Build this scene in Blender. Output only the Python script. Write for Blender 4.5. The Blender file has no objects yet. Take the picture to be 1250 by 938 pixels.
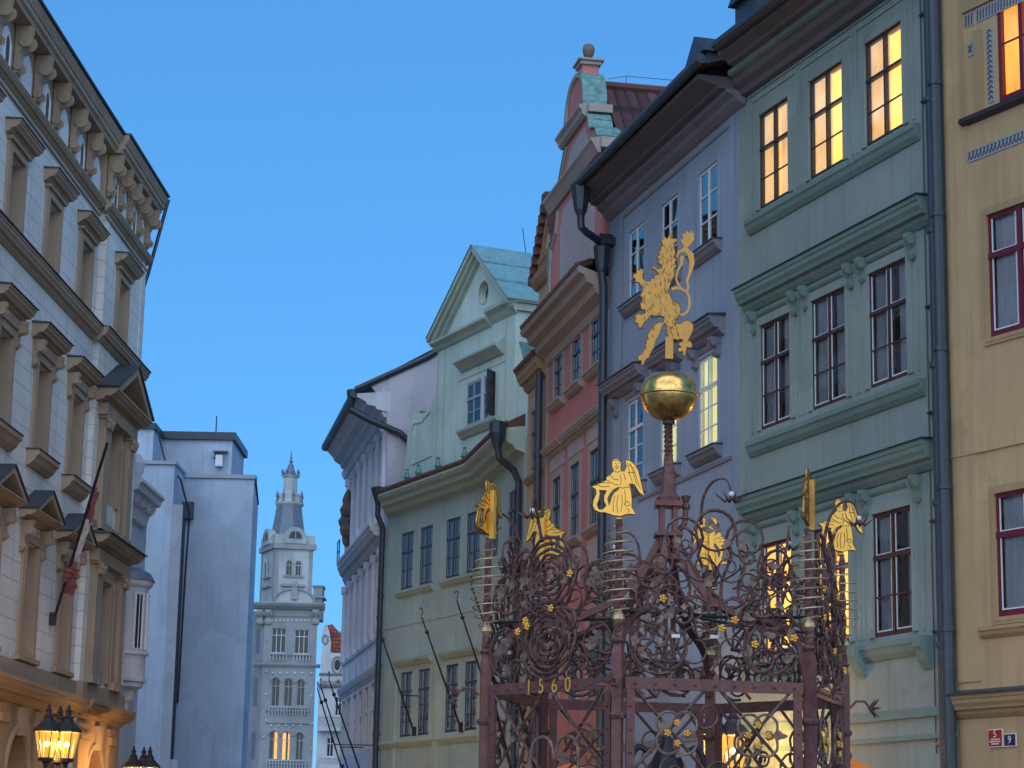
import bpy, math, random
from math import sin, cos, pi, radians, sqrt, atan2
from mathutils import Vector, Matrix
from mathutils.geometry import tessellate_polygon
random.seed(7)
SC = bpy.context.scene
COL = SC.collection

# ------------------------------------------------------------------ camera, sky, sun, exposure
FPX, PITCH, ROLL, EYE = 2670.0, radians(12.1), radians(1.1), 1.6
cam = bpy.data.cameras.new('camera'); camo = bpy.data.objects.new('camera', cam); COL.objects.link(camo)
cam.sensor_fit = 'HORIZONTAL'; cam.sensor_width = 36.0; cam.lens = FPX / 1250 * 36
cam.clip_start = 0.1; cam.clip_end = 3000
FWD = Vector((0, cos(PITCH), sin(PITCH))); UP0 = Vector((0, -sin(PITCH), cos(PITCH))); RT0 = Vector((1, 0, 0))
RT = cos(ROLL) * RT0 + sin(ROLL) * UP0; UP = -sin(ROLL) * RT0 + cos(ROLL) * UP0
camo.matrix_world = Matrix(((RT.x, UP.x, -FWD.x, 0), (RT.y, UP.y, -FWD.y, 0), (RT.z, UP.z, -FWD.z, EYE), (0, 0, 0, 1)))
SC.camera = camo

SUN_EL, SUN_ROT = radians(10), radians(190)
W = bpy.data.worlds.new('World'); SC.world = W; W.use_nodes = True
nt = W.node_tree; nt.nodes.clear()
sky = nt.nodes.new('ShaderNodeTexSky'); sky.sky_type = 'NISHITA'; sky.sun_disc = False
sky.sun_elevation = SUN_EL; sky.sun_rotation = SUN_ROT
sky.air_density = 1.0; sky.dust_density = 0.0; sky.ozone_density = 7.0; sky.altitude = 200
bg = nt.nodes.new('ShaderNodeBackground'); bg.inputs['Strength'].default_value = 0.134
wo = nt.nodes.new('ShaderNodeOutputWorld')
gm = nt.nodes.new('ShaderNodeGamma'); gm.inputs[1].default_value = 0.5; nt.links.new(sky.outputs[0], gm.inputs[0])
tn = nt.nodes.new('ShaderNodeMix'); tn.data_type = 'RGBA'; tn.blend_type = 'MULTIPLY'; tn.inputs[0].default_value = 1.0; tn.inputs[7].default_value = (0.72, 1.28, 1.78, 1)
nt.links.new(gm.outputs[0], tn.inputs[6]); nt.links.new(tn.outputs[2], bg.inputs[0]); nt.links.new(bg.outputs[0], wo.inputs[0])
sl = bpy.data.lights.new('sun', 'SUN'); sl.energy = 1.5; sl.angle = radians(100); sl.color = (.93, .97, 1.0)
so = bpy.data.objects.new('sun', sl); COL.objects.link(so)
so.rotation_euler = (radians(60), 0, radians(-3))
SC.view_settings.view_transform = 'Standard'; SC.view_settings.look = 'None'
SC.view_settings.exposure = 0.84; SC.view_settings.gamma = 1.0

# ------------------------------------------------------------------ pixel -> ray helpers (survey of the place)
def ray(x, y): return (x - 625) * RT + (469 - y) * UP + FPX * FWD
def at(x, y, Y):
    d = ray(x, y); return d / d.y * Y + Vector((0, 0, EYE))

# ------------------------------------------------------------------ materials
def srgb(r, g, b):
    f = lambda c: (c / 255 / 12.92) if c / 255 <= .04045 else ((c / 255 + .055) / 1.055) ** 2.4
    return (f(r), f(g), f(b), 1)
def newmat(name):
    m = bpy.data.materials.new(name); m.use_nodes = True
    return m, m.node_tree, m.node_tree.nodes['Principled BSDF']
def N(t, typ, **kw):
    n = t.nodes.new(typ)
    for k, v in kw.items(): setattr(n, k, v)
    return n
def mathn(t, op, a, b=None, clamp=False):
    n = N(t, 'ShaderNodeMath', operation=op, use_clamp=clamp)
    for i, v in enumerate((a, b)):
        if v is None: continue
        if hasattr(v, 'node'): t.links.new(v, n.inputs[i])
        else: n.inputs[i].default_value = v
    return n.outputs[0]
def mixc(t, fac, a, b, mode='MIX'):
    n = N(t, 'ShaderNodeMix', data_type='RGBA', blend_type=mode)
    for i, v in ((0, fac), (6, a), (7, b)):
        if hasattr(v, 'node'): t.links.new(v, n.inputs[i])
        else: n.inputs[i].default_value = v
    return n.outputs[2]
def noise(t, vec, scale, detail=4, rough=.55, stretch=None):
    if stretch:
        mp = N(t, 'ShaderNodeMapping'); mp.inputs['Scale'].default_value = stretch
        t.links.new(vec, mp.inputs[0]); vec = mp.outputs[0]
    n = N(t, 'ShaderNodeTexNoise'); n.inputs['Scale'].default_value = scale
    n.inputs['Detail'].default_value = detail; n.inputs['Roughness'].default_value = rough
    t.links.new(vec, n.inputs['Vector']); return n.outputs['Fac']
def ramp(t, fac, a, b):
    n = N(t, 'ShaderNodeMapRange'); n.inputs[1].default_value = a; n.inputs[2].default_value = b
    t.links.new(fac, n.inputs[0]); return n.outputs[0]
def scale_c(c, k): return (min(1, c[0] * k), min(1, c[1] * k), min(1, c[2] * k), 1)

def stucco(name, col, var=.16, dirt=.35, bump=.25, groove=None, rough=.9):
    """plaster: patchy tone, rain streaks, fine grain; optional horizontal rustication joints"""
    m, t, p = newmat(name)
    co = N(t, 'ShaderNodeTexCoord').outputs['Object']
    big = noise(t, co, .55, 5); c = mixc(t, ramp(t, big, .3, .7), scale_c(col, 1 - var), scale_c(col, 1 + var * .7))
    st = noise(t, co, 1.0, 5, .6, (5.5, 5.5, .35)); c = mixc(t, mathn(t, 'MULTIPLY', ramp(t, st, .5, .8), dirt), c, scale_c(col, .5))
    sp = noise(t, co, 7, 6, .7); c = mixc(t, mathn(t, 'MULTIPLY', ramp(t, sp, .55, .8), .3), c, scale_c(col, .72))
    pt = N(t, 'ShaderNodeTexVoronoi'); pt.inputs['Scale'].default_value = .55; wv = N(t, 'ShaderNodeMapping'); t.links.new(co, wv.inputs[0]); wv.inputs['Scale'].default_value = (1, 1, .6)
    wn = N(t, 'ShaderNodeTexNoise'); wn.inputs['Scale'].default_value = 2.5; t.links.new(co, wn.inputs['Vector']); wa = N(t, 'ShaderNodeVectorMath', operation='MULTIPLY_ADD'); t.links.new(wn.outputs['Color'], wa.inputs[0]); wa.inputs[1].default_value = (.8, .8, .8); t.links.new(wv.outputs[0], wa.inputs[2]); t.links.new(wa.outputs[0], pt.inputs['Vector'])
    ps = N(t, 'ShaderNodeSeparateColor'); t.links.new(pt.outputs['Color'], ps.inputs[0]); c = mixc(t, mathn(t, 'MULTIPLY', mathn(t, 'GREATER_THAN', ps.outputs[0], .8), .3), c, scale_c(col, 1.22)); c = mixc(t, mathn(t, 'MULTIPLY', mathn(t, 'LESS_THAN', ps.outputs[0], .15), .2), c, scale_c(col, .72))
    gr = noise(t, co, 60, 4, .7)
    h = mathn(t, 'ADD', mathn(t, 'MULTIPLY', gr, .5), mathn(t, 'MULTIPLY', sp, .8))
    if groove:
        s = N(t, 'ShaderNodeSeparateXYZ'); t.links.new(co, s.inputs[0])
        fr = mathn(t, 'FRACT', mathn(t, 'DIVIDE', s.outputs[2], groove))
        g = mathn(t, 'LESS_THAN', fr, .055)
        c = mixc(t, mathn(t, 'MULTIPLY', g, .5), c, scale_c(col, .25))
    t.links.new(c, p.inputs['Base Color']); p.inputs['Roughness'].default_value = rough
    b = N(t, 'ShaderNodeBump'); b.inputs['Strength'].default_value = bump; b.inputs['Distance'].default_value = .03
    t.links.new(h, b.inputs['Height']); t.links.new(b.outputs[0], p.inputs['Normal'])
    return m
def metal(name, col, metallic=0., rough=.5, var=.3, rust=None, rustamt=.5, scale=6, bump=.15):
    m, t, p = newmat(name)
    co = N(t, 'ShaderNodeTexCoord').outputs['Object']
    n = noise(t, co, scale, 6, .65); c = mixc(t, ramp(t, n, .3, .7), scale_c(col, 1 - var), scale_c(col, 1 + var))
    if rust:
        n2 = noise(t, co, scale * 2.3, 6, .7)
        c = mixc(t, mathn(t, 'MULTIPLY', ramp(t, n2, .48, .62), rustamt, True), c, rust)
    t.links.new(c, p.inputs['Base Color']); p.inputs['Metallic'].default_value = metallic
    t.links.new(mathn(t, 'ADD', mathn(t, 'MULTIPLY', n, .3), rough - .15), p.inputs['Roughness'])
    b = N(t, 'ShaderNodeBump'); b.inputs['Strength'].default_value = bump; b.inputs['Distance'].default_value = .01
    t.links.new(noise(t, co, scale * 5, 5, .7), b.inputs['Height']); t.links.new(b.outputs[0], p.inputs['Normal'])
    return m
def glassmat(name, ior=1.9, tint=.75, wob=.25):
    m, t, p = newmat(name); t.nodes.remove(p)
    out = t.nodes['Material Output']
    co = N(t, 'ShaderNodeTexCoord').outputs['Object']
    b = N(t, 'ShaderNodeBump'); b.inputs['Strength'].default_value = wob; b.inputs['Distance'].default_value = .02
    t.links.new(noise(t, co, 2.2, 3, .5), b.inputs['Height'])
    fr = N(t, 'ShaderNodeFresnel'); fr.inputs[0].default_value = ior
    gl = N(t, 'ShaderNodeBsdfGlossy'); gl.inputs['Roughness'].default_value = .02; t.links.new(b.outputs[0], gl.inputs['Normal'])
    tr = N(t, 'ShaderNodeBsdfTransparent'); tr.inputs[0].default_value = (tint, tint, tint * 1.02, 1)
    mx = N(t, 'ShaderNodeMixShader'); t.links.new(fr.outputs[0], mx.inputs[0]); t.links.new(tr.outputs[0], mx.inputs[1]); t.links.new(gl.outputs[0], mx.inputs[2])
    t.links.new(mx.outputs[0], out.inputs[0]); return m
def clothmat(name, col, emit=None, es=0.):
    m, t, p = newmat(name)
    co = N(t, 'ShaderNodeTexCoord').outputs['Object']
    n = noise(t, co, 3, 4, .6, (6, 6, .8)); c = mixc(t, n, scale_c(col, .6), scale_c(col, 1.15))
    t.links.new(c, p.inputs['Base Color']); p.inputs['Roughness'].default_value = .95
    if emit:
        n2 = noise(t, co, 1.1, 5, .65); e = mixc(t, ramp(t, n2, .38, .62), (emit[0], emit[1] * 1.12, emit[2] * 1.9, 1), (emit[0] * .62, emit[1] * .5, emit[2] * .45, 1))
        e = mixc(t, ramp(t, n, .35, .7), e, scale_c(emit, .8))
        t.links.new(e, p.inputs['Emission Color']); p.inputs['Emission Strength'].default_value = es
    return m
def tilemat(name, col):
    """clay pantiles: rounded columns and stepped rows over the roof's own slope coordinates"""
    m, t, p = newmat(name)
    uv = N(t, 'ShaderNodeUVMap').outputs[0]
    s = N(t, 'ShaderNodeSeparateXYZ'); t.links.new(uv, s.inputs[0])
    fx = mathn(t, 'FRACT', mathn(t, 'MULTIPLY', s.outputs[0], 4.2)); fy = mathn(t, 'FRACT', mathn(t, 'MULTIPLY', s.outputs[1], 2.9))
    wx = mathn(t, 'SINE', mathn(t, 'MULTIPLY', fx, pi)); h = mathn(t, 'ADD', mathn(t, 'MULTIPLY', wx, .7), mathn(t, 'MULTIPLY', fy, -.8))
    v = N(t, 'ShaderNodeTexWhiteNoise', noise_dimensions='2D')
    cb = N(t, 'ShaderNodeCombineXYZ')
    t.links.new(mathn(t, 'FLOOR', mathn(t, 'MULTIPLY', s.outputs[0], 4.2)), cb.inputs[0]); t.links.new(mathn(t, 'FLOOR', mathn(t, 'MULTIPLY', s.outputs[1], 2.9)), cb.inputs[1])
    t.links.new(cb.outputs[0], v.inputs['Vector'])
    c = mixc(t, v.outputs[0], scale_c(col, .6), scale_c(col, 1.3))
    c = mixc(t, mathn(t, 'LESS_THAN', wx, .3), c, scale_c(col, .3))
    c = mixc(t, mathn(t, 'GREATER_THAN', mathn(t, 'ADD', fy, mathn(t, 'MULTIPLY', wx, .08)), .86), c, scale_c(col, .25))
    t.links.new(c, p.inputs['Base Color']); p.inputs['Roughness'].default_value = .8
    b = N(t, 'ShaderNodeBump'); b.inputs['Strength'].default_value = .9; b.inputs['Distance'].default_value = .06
    t.links.new(h, b.inputs['Height']); t.links.new(b.outputs[0], p.inputs['Normal']); return m
def emitmat(name, col, s):
    m, t, p = newmat(name); p.inputs['Base Color'].default_value = (.3, .3, .3, 1)
    p.inputs['Emission Color'].default_value = col; p.inputs['Emission Strength'].default_value = s; return m
def cobble(name):
    m, t, p = newmat(name); co = N(t, 'ShaderNodeTexCoord').outputs['Object']
    v = N(t, 'ShaderNodeTexVoronoi', feature='DISTANCE_TO_EDGE'); v.inputs['Scale'].default_value = 9; t.links.new(co, v.inputs[0])
    v2 = N(t, 'ShaderNodeTexVoronoi'); v2.inputs['Scale'].default_value = 9; t.links.new(co, v2.inputs[0])
    c = mixc(t, v2.outputs['Color'], (.13, .12, .115, 1), (.22, .21, .2, 1)); c = mixc(t, mathn(t, 'LESS_THAN', v.outputs[0], .06), c, (.05, .048, .045, 1))
    t.links.new(c, p.inputs['Base Color']); p.inputs['Roughness'].default_value = .6
    b = N(t, 'ShaderNodeBump'); b.inputs['Distance'].default_value = .02; t.links.new(v.outputs[0], b.inputs['Height']); t.links.new(b.outputs[0], p.inputs['Normal']); return m

M = dict(
 green=stucco('green_stucco', (.235, .285, .265, 1), dirt=.7), green_trim=stucco('green_trim', (.15, .225, .205, 1), dirt=.4),
 slate=stucco('blue_stucco', (.255, .32, .42, 1), dirt=.6), slate_trim=stucco('blue_trim', (.19, .19, .24, 1), dirt=.5),
 pink=stucco('pink_stucco', (.45, .17, .16, 1), dirt=.6), pink_trim=stucco('pink_trim', (.33, .285, .26, 1)), pink_panel=stucco('pink_panel', (.36, .33, .34, 1)),
 ochre=stucco('ochre_stucco', (.45, .31, .165, 1), dirt=.7), ochre_trim=stucco('ochre_trim', (.36, .25, .13, 1), dirt=.5), gray_orn=stucco('sgraffito_gray', (.3, .3, .33, 1)), gray_dk=stucco('sgraffito_dark', (.07, .075, .1, 1)),
 yellow=stucco('yellow_stucco', (.42, .31, .2, 1), dirt=.45), yellow_trim=stucco('yellow_trim', (.33, .24, .14, 1), dirt=.5),
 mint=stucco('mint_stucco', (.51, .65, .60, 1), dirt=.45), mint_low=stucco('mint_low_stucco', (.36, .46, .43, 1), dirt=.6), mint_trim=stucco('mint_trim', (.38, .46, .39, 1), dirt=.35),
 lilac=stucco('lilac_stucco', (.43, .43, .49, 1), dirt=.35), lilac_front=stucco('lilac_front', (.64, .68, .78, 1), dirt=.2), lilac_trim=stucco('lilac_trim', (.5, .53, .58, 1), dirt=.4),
 pale=stucco('pale_rusticated', (.68, .67, .64, 1), groove=.42, dirt=.7), tan=stucco('tan_stone', (.34, .26, .185, 1), dirt=.5), tan_low=stucco('tan_arcade', (.33, .22, .13, 1), dirt=.5), tan_dk=stucco('tan_dark_stone', (.15, .11, .09, 1)),
 frieze=stucco('frieze_panel', (.62, .64, .66, 1)),
 block=stucco('modern_render', (.33, .415, .52, 1), var=.2, dirt=.6, bump=.1), block_trim=stucco('modern_coping', (.3, .34, .4, 1)),
 oriel=stucco('oriel_stucco', (.42, .45, .5, 1)), tower=stucco('tower_stone', (.35, .395, .42, 1), var=.3, dirt=.6), tower_trim=stucco('tower_trim', (.25, .26, .28, 1)), tower_low=stucco('tower_low', (.22, .24, .26, 1), dirt=.6),
 tower_roof=metal('tower_slate', (.11, .14, .19, 1), 0, .5), far=stucco('far_stone', (.45, .48, .5, 1)),
 tile=tilemat('clay_tiles', (.075, .03, .032, 1)), tile_red=tilemat('red_tiles', (.35, .09, .06, 1)), clay=stucco('clay_edge', (.13, .06, .05, 1), dirt=.6, bump=.8),
 copper=metal('copper_patina', (.12, .27, .26, 1), 0, .6, .25, (.03, .06, .07, 1), .6, 3), copper_lt=metal('copper_patina_light', (.16, .33, .37, 1), 0, .55, .15, (.1, .2, .22, 1), .5, 2),
 zinc=metal('dark_zinc', (.035, .045, .06, 1), .3, .45), pipe=metal('painted_pipe', (.035, .05, .068, 1), .1, .55), roofdark=metal('dark_roofing', (.05, .055, .065, 1), 0, .7),
 iron=metal('wrought_iron', (.075, .034, .03, 1), .1, .6, .4, (.22, .09, .06, 1), .7, 9), iron_red=metal('red_oxide_iron', (.14, .05, .043, 1), .1, .6, .35, (.06, .035, .035, 1), .6, 12), iron_dark=metal('dark_iron', (.03, .028, .032, 1), .3, .5), leaf=metal('rusty_leaf', (.19, .12, .09, 1), .2, .6, .45, (.09, .045, .035, 1), .7, 14),
 gold=metal('gilding', (.86, .44, .07, 1), .55, .4, .12, (.62, .34, .08, 1), .35, 5, .12), gold_old=metal('weathered_gilding', (.50, .25, .045, 1), .4, .5, .2, (.34, .19, .06, 1), .5, 8, .35), gold_ball=metal('brass_globe', (.88, .52, .16, 1), 1, .26, .15, (.16, .08, .03, 1), .55, 7, .1), wire=metal('gilt_wire', (.5, .36, .2, 1), .6, .45), engr=metal('engraving', (.12, .06, .02, 1), .3, .6), white_band=metal('pale_collar', (.6, .57, .5, 1), 0, .5),
 brown_wood=metal('oxblood_frame', (.055, .018, .022, 1), 0, .4, .2), dark_wood=metal('dark_brown_frame', (.03, .022, .028, 1), 0, .4, .2), wine_wood=metal('wine_frame', (.12, .012, .03, 1), 0, .35, .2), white_wood=metal('white_frame', (.6, .63, .68, 1), 0, .4, .1), gray_wood=metal('gray_frame', (.3, .33, .38, 1), 0, .45, .15), black_wood=metal('black_frame', (.02, .02, .025, 1), 0, .45, .2),
 glass=glassmat('window_glass', 1.9, .95), glass_hi=glassmat('mirror_glass', 5.5, .5, .03), glass_lo=glassmat('clear_glass', 1.5, .9, .1),
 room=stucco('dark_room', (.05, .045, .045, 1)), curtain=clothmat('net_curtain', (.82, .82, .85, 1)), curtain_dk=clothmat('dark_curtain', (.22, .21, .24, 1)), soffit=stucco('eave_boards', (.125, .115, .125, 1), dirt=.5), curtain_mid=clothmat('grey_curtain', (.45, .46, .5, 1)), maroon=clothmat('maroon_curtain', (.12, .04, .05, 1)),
 lit=clothmat('lit_amber', (.8, .6, .3, 1), srgb(255, 200, 95), .78), lit_soft=clothmat('lit_peach', (.8, .6, .4, 1), srgb(240, 196, 118), .64), lit_pale=clothmat('lit_pale_blind', (.7, .7, .5, 1), srgb(214, 208, 135), .72), lit_orange=clothmat('lit_orange', (.8, .5, .2, 1), srgb(250, 165, 60), .85),
 lamp=emitmat('lamp_glow', srgb(255, 205, 90), 14), lampglass=None, red_cloth=clothmat('red_cloth', (.3, .11, .12, 1)), white_cloth=clothmat('white_cloth', (.62, .62, .66, 1)),
 orange=clothmat('orange_canvas', (.6, .16, .02, 1)), sign_red=metal('enamel_red', (.28, .01, .02, 1), 0, .25, .1), sign_blue=metal('enamel_blue', (.012, .015, .07, 1), 0, .25, .1), sign_white=metal('enamel_white', (.7, .68, .7, 1), 0, .3, .05),
 cobble=cobble('cobblestones'), stone=stucco('basin_stone', (.3, .28, .25, 1)), plastic=metal('pale_casing', (.6, .64, .7, 1), 0, .4, .05))

# ------------------------------------------------------------------ mesh builder
class MB:
    def __init__(s): s.v = []; s.f = []; s.uv = None
    def add(s, vs, fs):
        n = len(s.v); s.v += [tuple(v) for v in vs]; s.f += [tuple(i + n for i in f) for f in fs]; return s
    def box(s, x0, x1, y0, y1, z0, z1):
        x0, x1 = min(x0, x1), max(x0, x1); y0, y1 = min(y0, y1), max(y0, y1); z0, z1 = min(z0, z1), max(z0, z1)
        return s.add([(x0, y0, z0), (x1, y0, z0), (x1, y1, z0), (x0, y1, z0), (x0, y0, z1), (x1, y0, z1), (x1, y1, z1), (x0, y1, z1)],
                     [(0, 3, 2, 1), (4, 5, 6, 7), (0, 1, 5, 4), (1, 2, 6, 5), (2, 3, 7, 6), (3, 0, 4, 7)])
    def quad(s, a, b, c, d): return s.add([a, b, c, d], [(0, 1, 2, 3)])
    def extr(s, x0, x1, prof, m0=0, m1=0):
        """profile [(out, z)] swept along x; out is towards the street (-y). m0/m1: mitre (x shift per unit out)"""
        n = len(prof); a = sum(prof[i][0] * prof[(i + 1) % n][1] - prof[(i + 1) % n][0] * prof[i][1] for i in range(n))
        if a > 0: prof = prof[::-1]
        vs = [(x0 + m0 * o, -o, z) for o, z in prof] + [(x1 + m1 * o, -o, z) for o, z in prof]
        fs = [(i, i + n, (i + 1) % n + n, (i + 1) % n) for i in range(n)] + [tuple(range(n)), tuple(range(2 * n - 1, n - 1, -1))]
        return s.add(vs, [f[::-1] for f in fs])
    def plate(s, outline, y0, y1, holes=(), axes=None):
        """outline in (x,z) given thickness y0..y1"""
        loops = [outline] + list(holes)
        tris = tessellate_polygon([[Vector((p[0], p[1], 0)) for p in l] for l in loops])
        flat = [p for l in loops for p in l]; n = len(flat)
        s.add([(p[0], y0, p[1]) for p in flat] + [(p[0], y1, p[1]) for p in flat], [t for t in tris] + [tuple(i + n for i in reversed(t)) for t in tris])
        base = len(s.v) - 2 * n; k = 0
        for l in loops:
            m = len(l)
            for i in range(m):
                a, b = base + k + i, base + k + (i + 1) % m; s.f.append((a, b, b + n, a + n))
            k += m
        return s
    def tube(s, pts, r, n=6, closed=False, flat=1.0):
        pts = [Vector(p) for p in pts]; m = len(pts)
        if m < 2: return s
        rs = r if isinstance(r, (list, tuple)) else [r] * m
        vs = []; up = None
        for i, p in enumerate(pts):
            if closed: t = pts[(i + 1) % m] - pts[i - 1]
            else: t = pts[min(i + 1, m - 1)] - pts[max(i - 1, 0)]
            if t.length < 1e-9: t = Vector((0, 0, 1))
            t.normalize()
            if up is None: up = Vector((0, 0, 1)) if abs(t.z) < .9 else Vector((0, 1, 0))
            u = up - t * up.dot(t)
            if u.length < 1e-4: u = Vector((1, 0, 0)) - t * t.x
            u.normalize(); up = u; w = t.cross(u)
            vs += [p + (u * cos(2 * pi * (k + .5) / n) + w * sin(2 * pi * (k + .5) / n) * flat) * rs[i] for k in range(n)]
        fs = []
        for i in range(m if closed else m - 1):
            j = (i + 1) % m
            for k in range(n): fs.append((i * n + k, i * n + (k + 1) % n, j * n + (k + 1) % n, j * n + k))
        if not closed: fs += [tuple(range(n))[::-1], tuple(range((m - 1) * n, m * n))]
        return s.add(vs, fs)
    def lathe(s, prof, c=(0, 0, 0), n=16, a0=0.):
        vs = []; m = len(prof)
        for r, z in prof:
            vs += [(c[0] + r * cos(a0 + 2 * pi * k / n), c[1] + r * sin(a0 + 2 * pi * k / n), c[2] + z) for k in range(n)]
        fs = [(i * n + k, i * n + (k + 1) % n, (i + 1) * n + (k + 1) % n, (i + 1) * n + k) for i in range(m - 1) for k in range(n)]
        if prof[0][0] > 1e-6: fs.append(tuple(range(n))[::-1])
        if prof[-1][0] > 1e-6: fs.append(tuple(range((m - 1) * n, m * n)))
        return s.add(vs, fs)
    def ball(s, c, r, n=8, sz=1.):
        return s.lathe([(max(r * sin(pi * i / n), 1e-7), -r * cos(pi * i / n) * sz) for i in range(n + 1)], c, n * 2)
    def build(s, name, mat, parent=None, rel=None, smooth=False):
        me = bpy.data.meshes.new(name); me.from_pydata(s.v, [], s.f); me.update()
        if s.uv:
            ul = me.uv_layers.new(name='UVMap')
            for l in me.loops: ul.data[l.index].uv = s.uv(me.vertices[l.vertex_index].co)
        if smooth:
            for p in me.polygons: p.use_smooth = True
        me.materials.append(M[mat] if isinstance(mat, str) else mat)
        o = bpy.data.objects.new(name, me); COL.objects.link(o)
        if parent: o.parent = parent
        if rel is not None: o.matrix_local = rel
        return o
def tag(o, label, cat, group=None):
    o['label'] = label; o['category'] = cat
    if group: o['group'] = group
    return o
def empty(name, label, cat, mat=None, group=None):
    o = bpy.data.objects.new(name, None); COL.objects.link(o); o.empty_display_size = .3
    if mat is not None: o.matrix_world = mat
    return tag(o, label, cat, group)

# ------------------------------------------------------------------ facades
class Facade:
    """vertical wall plane: x along the wall to the viewer's right, y inwards, z up"""
    def __init__(s, P, deg, right=False):
        th = radians(deg); sg = 1 if right else -1; s.P = Vector(P); s.d = Vector((sin(th), cos(th))) * sg
        s.inn = Vector((-s.d.y, s.d.x)); a = atan2(s.d.y, s.d.x)
        s.M = Matrix.Translation((P[0], P[1], 0)) @ Matrix.Rotation(a, 4, 'Z')
    def px(s, x, y, out=0.):
        P = s.P - s.inn * out; d = ray(x, y); t = s.inn.dot(P) / s.inn.dot(d.xy); q = d.xy * t
        return (q - s.P).dot(s.d), d.z * t + EYE
def wall(ctx, mat, x0, x1, z0, z1, holes=(), depth=.16, y=0., name='wall', body=None, arches=()):
    """street face with true openings and reveals; body = depth of the house behind"""
    b = MB(); H = list(holes)
    for (ax0, ax1, az0, sp, az1) in arches: H.append((ax0, ax1, az0, az1))
    xs = sorted({x0, x1} | {h[0] for h in H} | {h[1] for h in H}); zs = sorted({z0, z1} | {h[2] for h in H} | {h[3] for h in H})
    xs = [x for x in xs if x0 <= x <= x1]; zs = [z for z in zs if z0 <= z <= z1]
    for i in range(len(xs) - 1):
        for j in range(len(zs) - 1):
            cx, cz = (xs[i] + xs[i + 1]) / 2, (zs[j] + zs[j + 1]) / 2
            if any(h[0] < cx < h[1] and h[2] < cz < h[3] for h in H): continue
            b.quad((xs[i], y, zs[j]), (xs[i + 1], y, zs[j]), (xs[i + 1], y, zs[j + 1]), (xs[i], y, zs[j + 1]))
    for (a, c, d, e) in holes:
        for q in (((a, y, d), (a, y, e), (a, y + depth, e), (a, y + depth, d)), ((c, y, d), (c, y + depth, d), (c, y + depth, e), (c, y, e)),
                  ((a, y, d), (a, y + depth, d), (c, y + depth, d), (c, y, d)), ((a, y, e), (c, y, e), (c, y + depth, e), (a, y + depth, e))): b.quad(*q)
    for (a, c, d, sp, e) in arches:
        n = 14; cx, r = (a + c) / 2, (c - a) / 2; cur = [(cx - r * cos(pi * k / n), sp + (e - sp) * .999 * sin(pi * k / n)) for k in range(n + 1)]
        for k in range(n):
            (u, w), (u2, w2) = cur[k], cur[k + 1]
            b.quad((u, y, w), (u2, y, w2), (u2, y, e), (u, y, e)); b.quad((u, y, w), (u, y + depth, w), (u2, y + depth, w2), (u2, y, w2))
        b.quad((a, y, d), (a, y, sp), (a, y + depth, sp), (a, y + depth, d)); b.quad((c, y, d), (c, y + depth, d), (c, y + depth, sp), (c, y, sp))
    if body:
        b.quad((x0, y, z0), (x0, y, z1), (x0, body, z1), (x0, body, z0)); b.quad((x1, y, z0), (x1, body, z0), (x1, body, z1), (x1, y, z1))
        b.quad((x0, body, z0), (x0, body, z1), (x1, body, z1), (x1, body, z0)); b.quad((x0, y, z1), (x1, y, z1), (x1, body, z1), (x0, body, z1))
    return b.build(name, mat, *ctx)
def arch_pts(x0, x1, z0, z1, rise, n=10):
    cx, r = (x0 + x1) / 2, (x1 - x0) / 2
    return [(x0, z0), (x1, z0)] + [(cx + r * cos(pi * k / n), z1 - rise + rise * sin(pi * k / n)) for k in range(n + 1)]
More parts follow.
